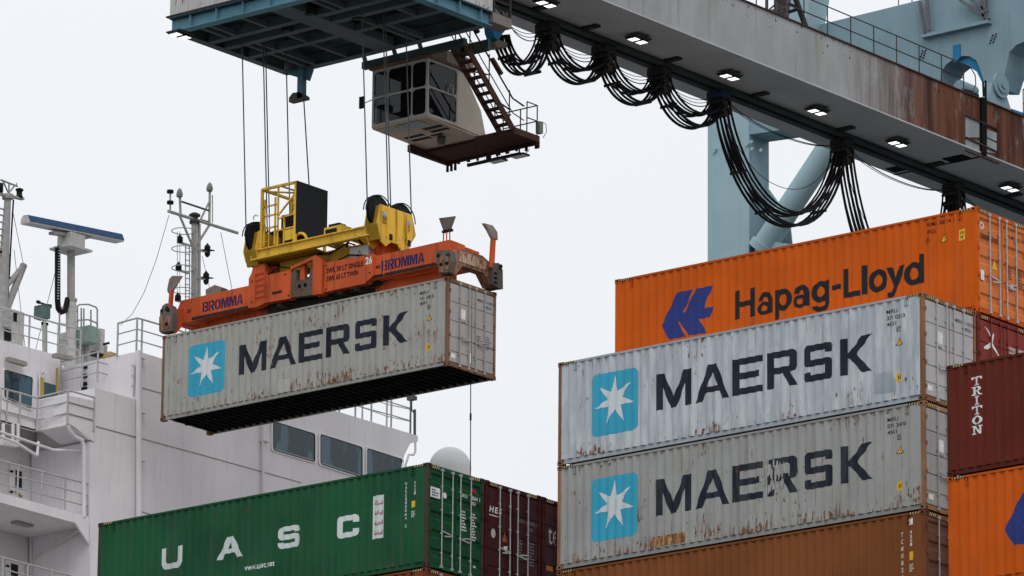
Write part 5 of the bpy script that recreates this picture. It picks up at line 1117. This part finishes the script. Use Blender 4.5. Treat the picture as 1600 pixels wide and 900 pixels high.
MB().prism([S(-80, 636, -1.3), S(58, 674, -1.3), S(58, 674, -1.3) + Vector((1.28, 0, 0)), S(105, 662, 0), S(140, 688, -.0), S(140, 688, -3.6), S(-80, 630, -3.6)], (0, 0, .05)).build('balcony_soffit', SW2, ship)
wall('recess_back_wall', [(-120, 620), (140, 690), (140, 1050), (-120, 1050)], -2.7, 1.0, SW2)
wall('deck_slab', [(-80, 748), (139.6, 808), (139.6, 823), (-80, 763)], -.0, 2.68)
wall('deck_slab', [(-80, 905), (139.6, 965), (139.6, 975), (-80, 915)], -.0, 2.68)
MB().prism([S(118, 817), S(139, 823), S(139, 850)], (-.08, 0, 0)).build('knee_bracket', SW, ship)
# seams and pipes
for a, b in (((150, 666), (320, 712)), ((320, 712), (470, 754)), ((222, 606), (300, 628)), ((222, 800), (400, 850))): MB().bar(S(*a, .005), S(*b, .005), .02, .03).build('weld_seam', flat('seam_grey', (.30, .29, .29), .8), ship)
MB().tube([S(217, 548, .12), S(217, 1000, .12)], .10, 10).build('drain_pipe', SW, ship); MB().tube([S(411, 620, .1), S(411, 1000, .1)], .05, 8).build('drain_pipe', SW, ship)
for x, y in ((217, 560), (217, 645), (217, 720), (411, 690)): MB().box(XS, XS + .2, S(x, y).y - .16, S(x, y).y + .16, S(x, y).z - .03, S(x, y).z + .03).build('pipe_clip', SW, ship)
MB().tube([S(107, 664, .05), S(108, 672, .03), S(116, 682, .0), S(128, 688, -.02), S(131, 697, -.02), S(131, 808, -.02)], .07, 10).build('drain_pipe', SW, ship)
# bridge windows
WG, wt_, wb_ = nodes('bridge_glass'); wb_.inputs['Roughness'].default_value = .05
wc_ = N(wt_, 'ShaderNodeTexCoord').outputs['Object']; refl_ = ntex(wt_, wc_, (1, .55, .16), 1.6, 3, .5, (3, 1, 4)); fs_ = ntex(wt_, wc_, (1, 2.5, 1.2), 1.3, 4, .6)
cc_ = mixc(wt_, rng(wt_, refl_, .52, .56), (.008, .030, .043), (.05, .115, .15)); wt_.links.new(mixc(wt_, rng(wt_, fs_, .55, .75, 0, .5), cc_, (.07, .14, .175)), wb_.inputs['Base Color']); GASK = flat('window_gasket', (.02, .02, .022), .5)  # pale streaks painted into the pane colour stand for reflections
def ship_window(px, dx, r=.12):
    pts = [S(a, b, dx) for a, b in px]; c = sum(pts, Vector()) / len(pts)
    def rounded(k):
        o = []; n = len(pts)
        for i in range(n):
            p0, p, p1 = pts[i - 1], pts[i], pts[(i + 1) % n]; a = p + (p0 - p).normalized() * r; b = p + (p1 - p).normalized() * r
            for j in range(5):
                u = j / 4; o.append((a * (1 - u) * (1 - u) + p * 2 * u * (1 - u) + b * u * u))
        return [c + (q - c) * k for q in o]
    outer, mid, inner = rounded(1.07), rounded(1.0), rounded(.95); n = len(outer); D = Vector((.05, 0, 0)); d2 = Vector((.06, 0, 0))
    w = MB()
    w.add([p + D for p in outer] + [p + D for p in mid], [(i, n + i, n + (i + 1) % n, (i + 1) % n) for i in range(n)][:]); w.add([p for p in outer] + [p + D for p in outer], [(i, n + i, n + (i + 1) % n, (i + 1) % n) for i in range(n)])
    f = w.build('window_frame', SW, ship)
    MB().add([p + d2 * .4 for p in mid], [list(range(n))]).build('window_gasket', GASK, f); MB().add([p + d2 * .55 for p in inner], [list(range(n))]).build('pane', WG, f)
    b0, b1 = inner[5 * 2 + 2], inner[5 * 3 + 2]
    MB().bar(b0 + d2 * .8, b1 + d2 * .8, .02).build('wiper', GALV, f)
for q in (((425, 658), (491, 678), (491, 723), (425, 704)), ((499, 678), (565, 699), (565, 747), (499, 726)), ((572, 700), (628, 718), (622, 770), (572, 750))): ship_window(q, 0)
ship_window(((5, 577), (50, 590), (48, 640), (5, 622)), -3.4); ship_window(((-58, 556), (-8, 572), (-8, 618), (-58, 604)), -3.4)
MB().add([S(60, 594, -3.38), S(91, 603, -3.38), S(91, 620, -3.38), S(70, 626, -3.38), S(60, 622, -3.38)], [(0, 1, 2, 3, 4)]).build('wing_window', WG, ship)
for a in ((62, 69), (67, 74)): MB().bar(S(a[0], 582, -3.3), S(a[0], 620, -3.3), .05).build('window_bar', SW, ship)
MB().bar(S(62, 582, -3.3), S(74, 585, -3.3), .05).build('window_bar', SW, ship)
YP = flat('yellow_pole', (.45, .30, .06), .6)
MB().bar(S(89, 575, -3.2), S(89, 614, -3.2), .06).build('yellow_pole', YP, ship); MB().bar(S(66, 590, -3.25), S(66, 618, -3.25), .14, .04).build('yellow_stripe', YP, ship)
MB().bar(S(69, 636, -1.28), S(77, 632, -1.05), .04).build('yellow_stripe', YP, ship)
def wall_lamp(px, dx):
    a, b = S(*px[0], dx), S(*px[1], dx); MB().bar(a + Vector((.1, 0, 0)), b + Vector((.1, 0, 0)), .2, .14).build('wall_lamp', flat('lamp_body', (.30, .28, .25), .6), ship)
wall_lamp(((8, 562), (36, 570)), -3.3); wall_lamp(((81, 556), (108, 561)), -3.0)
c = S(35, 819, -1.4); MB().bar(S(22, 815, -1.4), S(48, 821, -1.4), .3, .12).build('deck_lamp', flat('deck_lamp_body', (.32, .30, .28), .5), ship)
for x, y in ((112, 581), (112, 594), (143, 577), (121, 585), (106, 600)): MB().box(S(x, y, -2.4).x - .1, S(x, y, -2.4).x + .1, S(216, y).y - .1, S(216, y).y - .002, S(x, y, -2.4).z - .05, S(x, y, -2.4).z + .05).build('wall_fitting', BLACK, ship)
def sw_door(px, dx, win):
    d = MB().prism([S(a, b, dx) for a, b in px], (.05, 0, 0)).build('door', SW, ship)
    MB().prism([S(a, b, dx + .052) for a, b in win], (.01, 0, 0)).build('door_window', GASK, d)
    for y in (px[0][1] + 12, px[3][1] - 8): MB().bar(S(px[0][0] + 2, y, dx + .07), S(px[0][0] + 6, y + 1, dx + .07), .06).build('door_dog', GASK, d)
sw_door([(14, 724), (48, 733), (48, 785), (14, 776)], -2.69, [(24, 734), (34, 737), (34, 763), (24, 760)])
sw_door([(8, 872), (36, 880), (36, 930), (8, 922)], -2.69, [(17, 880), (28, 883), (28, 902), (17, 899)])
MB().bar(S(24, 768, -2.6), S(34, 776, -2.6), .1, .03).build('yellow_stripe', YP, ship)
# pipes under the balcony
for a, b in (((-20, 668), (80, 702)), ((26, 692), (58, 712)), ((80, 703), (131, 705)), ((-10, 678), (26, 692)), ((58, 712), (60, 690))): MB().tube([S(*a, -.4), S(*b, -.4)], .05, 8).build('overhead_pipe', SW, ship)
for x in (5, 20, 28): MB().tube([S(x, 662, -1.2), S(x, 690, -1.2)], .06, 8).build('overhead_pipe', SW, ship)
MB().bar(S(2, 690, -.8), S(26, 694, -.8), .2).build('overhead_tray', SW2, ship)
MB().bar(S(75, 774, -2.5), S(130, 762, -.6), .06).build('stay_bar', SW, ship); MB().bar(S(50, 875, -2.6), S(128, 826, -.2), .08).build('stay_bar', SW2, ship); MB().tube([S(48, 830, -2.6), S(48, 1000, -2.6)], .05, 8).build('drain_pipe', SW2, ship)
# text panel on the wing box
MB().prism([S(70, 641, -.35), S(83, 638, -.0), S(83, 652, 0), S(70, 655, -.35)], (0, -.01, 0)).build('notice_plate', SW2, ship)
# railings on the ship (part of it)
def ship_rail(pts, h, mids=2, r=.035):
    pts = [Vector(p) for p in pts]
    for p in pts: MB().cyl(p, p + Vector((0, 0, h)), r, 6).build('rail_post', SRAIL, ship)
    for i in range(mids + 1): MB().tube([p + Vector((0, 0, h * (1 - i / (mids + 1)))) for p in pts], r * (.9 if i == 0 else .65), 6).build('rail', SRAIL, ship)
ship_rail([S(x, 773 + (x) * .262, -.08) for x in (-40, -10, 27, 64, 101, 137)], 1.13)
ship_rail([S(x, 924 + (x) * .262, -.08) for x in (-40, -10, 3, 42, 79, 115)], 1.13)
ship_rail([S(0, 657, -1.25), S(10, 660, -1.25), S(30, 665, -1.25), S(57, 673, -1.25)], 1.1)
ship_rail([S(57, 674, -1.22), S(105, 663, .02), S(146, 674, .02)], 1.15)
ship_rail([at(94, 612, X=XS - 3.3), at(128, 604, X=XS - 2.2), at(152, 597, X=XS - 1.4), at(185, 606, X=XS - 1.4), at(209, 620, X=XS - .1)], 1.05)
ship_rail([S(x, 531 + x * .268, -3.6) for x in (-40, 0, 27, 45, 68, 90, 125)], 1.1)
ship_rail([at(183, 557, X=XS - .9), at(213, 549, X=XS - .1), at(221, 551, X=XS - .1), at(262, 563, X=XS - .1), at(300, 575, X=XS - .1)], 1.15)
ship_rail([S(530, 645, -.1), S(555, 653, -.1), S(580, 660, -.1), S(611, 668, -.1), S(641, 677, -.1), at(575, 655, X=XS - 2.6)][:5], 1.35)
ship_rail([at(641, 677, X=XS - .1), at(604, 669, X=XS - 1.3), at(566, 655, X=XS - 2.4)], 1.3)
MB().tube([S(648, 640, -.05), S(648, 690, -.05)], .05, 8).box(XS - .2, XS + .1, S(645, 622).y - .1, S(645, 622).y + .12, S(645, 625).z, S(645, 619).z).tube([S(643, 622, -.05), S(643, 640, -.05), S(647, 645, -.05)], .03, 6).build('gooseneck', flat('vent_grey', (.12, .12, .12), .6), ship)
MB().tube([S(649, 690, .0), S(649, 706, .0), S(646, 711, .0), S(639, 710, .0), S(634, 726, .0), S(630, 760, 0)], .04, 8).build('drain_pipe', SW, ship)

# ------------------------------------------------------------------ things standing on the deckhouse roof
MG = flat('mast_grey_white', (.34, .33, .32), .6); MW = flat('mast_white', (.48, .47, .455), .55)
XR = XS - 5.0; R_ = lambda a, b, dx=0.0: at(a, b, X=XR + dx)
radar = thing('radar_mast', 'white radar mast with a long blue topped scanner bar on the ship', 'radar mast', tuple(R_(111, 560)))
MB().tube([R_(111, 575), R_(111, 470)], .18, 16).build('mast_base', MW, radar); MB().tube([R_(111, 470), R_(111, 388)], .135, 16).build('mast_pole', MG, radar); MB().cyl(R_(111, 471), R_(111, 467), .21, 16).build('mast_flange', MG, radar)
c = R_(111, 391); MB().box(c.x - .5, c.x + .5, c.y - .55, c.y + .55, c.z - .03, c.z + .04).build('platform', MW, radar)
c = R_(111, 386); MB().box(c.x - .32, c.x + .32, c.y - .35, c.y + .35, c.z, c.z + .42).build('turning_unit', MW, radar)
MB().cyl(R_(111, 377), R_(111, 366), .16, 14).build('spindle', MW, radar)
a, b = R_(39, 344), R_(187, 374); d = (b - a).normalized()
n_ = Vector((1, 0, 0)); up = Vector((0, 0, 1)); prof_ = [(-.2, -.12), (.2, -.12), (.21, -.06), (.10, .16), (-.1, .18), (-.2, .05)]
bar = MB().prism([a + n_ * p + up * q for p, q in prof_], b - a).build('scanner_bar', MW, radar)
MB().prism([a + d * .03 + n_ * p + up * q for p, q in [(.214, -.07), (.222, -.06), (.11, .175), (-.1, .195), (-.1, .182), (.10, .162)]], (b - a) * .995).build('scanner_face', flat('scanner_blue', (.012, .055, .14), .4), radar)
MB().bar(R_(80, 364, .0), R_(138, 371, .0), .24, .10).build('scanner_mount', MG, radar)
cp = [R_(90, 386), R_(90, 470), R_(91, 482), R_(95, 488), R_(101, 486), R_(104, 475), R_(106, 466), R_(109, 470), R_(109, 530)]
MB().tube(cp[:7], .10, 8).build('cable_chain', BLACK, radar); MB().tube(cp[5:], .03, 6).build('cable', BLACK, radar)
mb = MB()
for k in range(20): mb.box(cp[0].x + .08, cp[0].x + .115, cp[0].y - .035, cp[0].y + .035, cp[1].z + (cp[0].z - cp[1].z) * (k + .3) / 20, cp[1].z + (cp[0].z - cp[1].z) * (k + .6) / 20)
mb.build('chain_window', flat('pale_gap', (.5, .5, .5), .8), radar)
MB().bar(R_(86, 386), R_(112, 384), .12, .05).build('cable_arm', MG, radar)
# signal mast in the middle
XM = XS - 3.0; K = lambda a, b, dx=0.0: at(a, b, X=XM + dx)
mast = thing('signal_mast', 'thin grey signal mast with crossbar and lamps behind the left end of the spreader', 'mast', tuple(K(303, 600)))
MB().tube([K(303, 620), K(303.5, 340)], [.12, .10], 14).tube([K(311, 620), K(311, 350)], .06, 8).build('mast_pole', MG, mast)
MB().tube([K(263, 330), K(371, 364)], .06, 8).build('crossbar', MG, mast)
MB().tube([K(280, 335), K(301, 385)], .045, 6).tube([K(327, 352), K(306, 385)], .045, 6).tube([K(311, 348), K(327, 315)], .035, 6).build('brace', MG, mast)
MB().tube([K(282, 334), K(281, 306)], .045, 6).tube([K(327, 350), K(328, 294)], .045, 6).tube([K(332, 348), K(332, 305)], .02, 6).tube([K(266, 329), K(266, 300)], .03, 6).build('antenna_pole', MG, mast)
MB().tube([K(284, 315), K(326, 329)], .035, 6).tube([K(313, 343), K(327, 347)], .03, 6).build('antenna_stay', flat('dark_bar', (.08, .07, .07), .6), mast)
for x, y in ((280.5, 306), (327.5, 297)): MB().lathe(K(x, y), [(.10, -.04), (.12, .05), (.08, .2), (.02, .28), (0, .28)], 12).build('navigation_sensor', flat('sensor_grey', (.2, .2, .2), .5), mast)
for x, y in ((266, 299), (266, 316)): MB().lathe(K(x, y), [(0, -.06), (.12, -.06), (.12, .04), (0, .05)], 12).build('navigation_sensor', BLACK, mast)
MB().lathe(K(304, 344), [(0, -.12), (.18, -.12), (.18, -.02), (.12, .02), (.12, .12), (.2, .14), (.2, .2), (.1, .26), (0, .26)], 14).build('top_lamp', flat('lamp_dark', (.06, .06, .055), .5), mast)
for x, y, bx in ((281, 374, 1), (279, 417, 1), (324, 388, -1), (322, 431, -1), (278, 465, 1)):
    l = MB().lathe(K(x, y), [(.0, -.12), (.11, -.12), (.11, .06), (.06, .12), (.0, .2)], 12).build('signal_lamp', BLACK, mast)
    MB().bar(K(x, y + 5), K(x + 16 * bx, y + 10 if bx > 0 else y + 3), .10, .06).build('lamp_arm', MG, mast)
    if bx < 0: MB().lathe(K(x, y + 9), [(.0, .10), (.10, .10), (.10, -.02), (.05, -.10), (0, -.12)], 12).tube([K(x + 9 * math.cos(q), y + 3 + 2.5 * math.sin(q)) + Vector((.2 * math.sin(q), 0, 0)) for q in [i * math.pi / 6 for i in range(13)]], .018, 5).build('signal_lamp', BLACK, mast)
lad = [K(290, 600), K(290, 385)], [K(296, 600), K(296, 385)]
for l in lad: MB().tube(l, .022, 6).build('ladder_rail', MG, mast)
mb = MB(); y = 387
while y < 480: mb.cyl(K(289, y), K(297, y + 1.5), .018, 5); y += 9.5
mb.build('ladder_rungs', MG, mast)
for y in (362, 390, 420, 455):
    c = K(290, y); MB().tube([c + Vector((.42 * math.cos(q), .42 * math.sin(q) - .1, 0)) for q in [i * math.pi / 8 for i in range(17)]], .018, 5).build('ladder_hoop', MG, mast)
for x in (277, 281): MB().tube([K(x, 362), K(x, 470)], .012, 5).build('hoop_strap', MG, mast)
def wire(a, b, da, label, db=0.0, r=.012, sag=0.0):
    p, q = K(*a, da), K(*b, db); m = (p + q) / 2 - Vector((0, 0, sag))
    single('stay_wire', MB().tube([p, p.lerp(q, .25) - Vector((0, 0, sag * .75)), m, p.lerp(q, .75) - Vector((0, 0, sag * .75)), q], r, 5), flat('wire_grey', (.22, .22, .22), .6) if 'wire_grey' not in bpy.data.materials else bpy.data.materials['wire_grey'], label, 'wire', p, 'stay wires on the ship')
wire((264, 336), (188, 508), 0, 'thin stay wire running down left from the crossbar of the middle mast', -1.5, .012, .8)
wire((345, 363), (366, 470), 0, 'thin stay wire running down right from the crossbar of the middle mast', 0)
wire((316, 400), (332, 470), 0, 'short thin wire just right of the middle mast pole', 0, .010)
# left mast with lamp and derrick struts
lm = thing('signal_mast', 'pale mast cut by the left edge, T shaped aerial and black lamp on top', 'mast', tuple(R_(6, 540, -1)))
E_ = lambda a, b, dx=0.0: at(a, b, X=XR - 1 + dx)
MB().tube([E_(3, 560), E_(4, 470), E_(7, 396), E_(12, 312)], [.24, .20, .17, .12], 12).build('mast_pole', MG, lm)
MB().tube([E_(1, 281), E_(27, 291)], .035, 6).tube([E_(13, 301), E_(5, 284)], .03, 6).tube([E_(14, 301), E_(14, 287)], .03, 6).tube([E_(14, 301), E_(23, 290)], .03, 6).tube([E_(26, 291), E_(26, 286)], .02, 6).build('aerial', MG, lm)
MB().bar(E_(-6, 302), E_(36, 311), .14, .08).cyl(E_(12, 311), E_(12, 304), .2, 12).build('top_platform', MG, lm)
MB().lathe(E_(30, 309), [(0, 0), (.13, 0), (.13, .05), (.10, .08), (.10, .22), (.14, .26), (.14, .3), (.06, .34), (0, .34)], 14).build('mast_lamp', BLACK, lm); MB().lathe(E_(-1, 300), [(0, 0), (.13, 0), (.13, .3), (0, .34)], 14).build('mast_lamp', BLACK, lm)
MB().tube([E_(21, 312), E_(19, 345), E_(17, 380), E_(15, 420), E_(12, 470)], .03, 6).build('mast_cable', BLACK, lm)
MB().tube([E_(37, 414), E_(7, 492)], .13, 10).tube([E_(33, 420), E_(2, 456)], .10, 10).build('derrick_strut', MG, lm)
mb = MB()
for x, y in ((-6, 324), (-6, 334), (-6, 345), (-6, 356), (-6, 366), (-6, 376), (-6, 386), (-6, 396)): mb.cyl(E_(x, y), E_(9, y + 4), .03, 6)
mb.build('ladder_rungs', MG, lm)
MB().bar(E_(0, 393), E_(14, 399), .08).bar(E_(3, 428), E_(18, 436), .06).build('cable_bracket', BLACK, lm)
c = E_(10, 505); MB().box(c.x - .5, c.x + .4, c.y - .6, c.y + .45, c.z - .9, c.z + .4).build('winch_box', MW, lm); MB().cyl(E_(8, 498, .42), E_(8, 498, .55), .28, 16).build('winch_drum', MG, lm); MB().bar(E_(22, 490, .3), E_(22, 505, .3), .3, .2).bar(E_(12, 515, .45), E_(12, 532, .45), .25, .1).build('winch_gap', BLACK, lm)
for a, b, n in (((20, 330), (37, 415), 'thin wire from the left mast head down to the strut tip'), ((22, 390), (40, 550), 'thin wire crossing in front of the left mast struts'), ((86, 426), (56, 545), 'thin wire slanting down left beside the black cable chain')):
    p, q = E_(*a), E_(*b); single('stay_wire', MB().tube([p, q], .012, 5), bpy.data.materials['wire_grey'], n, 'wire', p, 'stay wires on the ship')
# signal box on a post, cage ladder, cabinets
sb = thing('search_light', 'grey green boxed lamp on a post left of the radar mast', 'lamp', tuple(R_(68, 560)))
MB().tube([R_(70, 560), R_(70, 508)], .09, 10).tube([R_(69.5, 508), R_(69, 498)], .06, 8).build('post', MG, sb); c = R_(67, 488); MB().box(c.x - .25, c.x + .2, c.y - .18, c.y + .16, c.z - .23, c.z + .22).build('lamp_box', flat('lamp_box_green', (.10, .15, .14), .5), sb)
MB().bar(R_(59, 472), R_(78, 478), .05).bar(R_(74, 478), R_(79, 479), .12).bar(R_(66, 505), R_(74, 507), .1).bar(R_(58, 471), R_(62, 473), .09).build('yoke', BLACK, sb)
cl_ = thing('cage_ladder', 'white cage ladder with hoops right of the radar mast', 'ladder', tuple(R_(136, 560)))
for x in (121, 127, 131, 142, 152): MB().tube([R_(x, 560), R_(x, 480 + (x - 121) * .2)], .03, 6).build('cage_bar', MG, cl_)
for y in (478, 502, 524): MB().tube([R_(120, y + 1), R_(124, y - 2), R_(138, y - 2.5), R_(150, y + 2), R_(153, y + 8)], .03, 6).build('cage_hoop', MG, cl_)
for x0, y0_ in ((93, 480), (93, 505), (93, 530)): MB().tube([R_(x0, y0_), R_(121, y0_ + 6)], .025, 6).build('ladder_rung', MG, cl_)
MB().tube([R_(93, 478), R_(93, 560)], .03, 6).build('cage_bar', MG, cl_)
cbn = thing('deck_cabinet', 'pale deck cabinets with a green box beside the radar mast', 'cabinet', tuple(R_(145, 560)))
def rbox(x0, x1, y0_, y1_, dx, name, mat): a, b = R_(x0, y1_, dx), R_(x1, y0_, dx); return MB().box(a.x - .8, a.x, a.y, b.y, a.z, b.z).build(name, mat, cbn)
rbox(139, 154, 512, 533, .6, 'green_box', flat('cabinet_green', (.22, .30, .27), .5)); rbox(120, 138, 520, 565, .0, 'cabinet', MW); rbox(138, 162, 532, 565, .2, 'cabinet', MW); rbox(156, 164, 515, 565, .4, 'locker', MW); rbox(163, 168, 540, 565, .2, 'locker', MG)
MB().bar(R_(162, 538, .7), R_(170, 536, .7), .08).bar(R_(145, 552, .7), R_(158, 556, .7), .25, .15).build('fittings', BLACK, cbn)
pipe_y = thing('yellow_hose', 'ochre curved hose lying on the ship roof edge', 'hose', tuple(R_(170, 560)))
MB().tube([R_(164, 561, 1), R_(167, 556, 1), R_(172, 554, 1), R_(178, 556, 1), R_(180, 560, 1)], .12, 8).build('hose_body', flat('hose_ochre', (.40, .25, .08), .6), pipe_y)
# radome and whip aerial
rc = at(703, 733, D=206); rad = thing('radome', 'white satellite dome rising behind the green and maroon containers', 'radome', (rc.x, rc.y, rc.z - 3))
pr = [(.74 * math.cos(a), .74 * math.sin(a) * 1.05) for a in [i * math.pi / 24 for i in range(13)]]
MB().lathe(rc, [(.60, -.75), (.70, -.4)] + pr, 40).build('dome', flat('radome_white', (.62, .635, .64), .45, var=.02), rad); MB().cyl(rc - Vector((0, 0, .75)), rc - Vector((0, 0, 6)), .3, 16).build('pedestal', MW, rad)
w0, w1 = at(735, 780, D=204), at(735.5, 585, D=204)
wa = thing('whip_aerial', 'thin dark whip aerial standing beside the white satellite dome', 'aerial', tuple(w0)); m_ = w0.lerp(w1, .66)
MB().tube([w0, w1], .018, 6).build('rod', flat('whip_dark', (.10, .10, .10), .5), wa); MB().tube([m_ - Vector((0, 0, .12)), m_ + Vector((0, 0, .12))], .035, 8).build('joint', BLACK, wa)
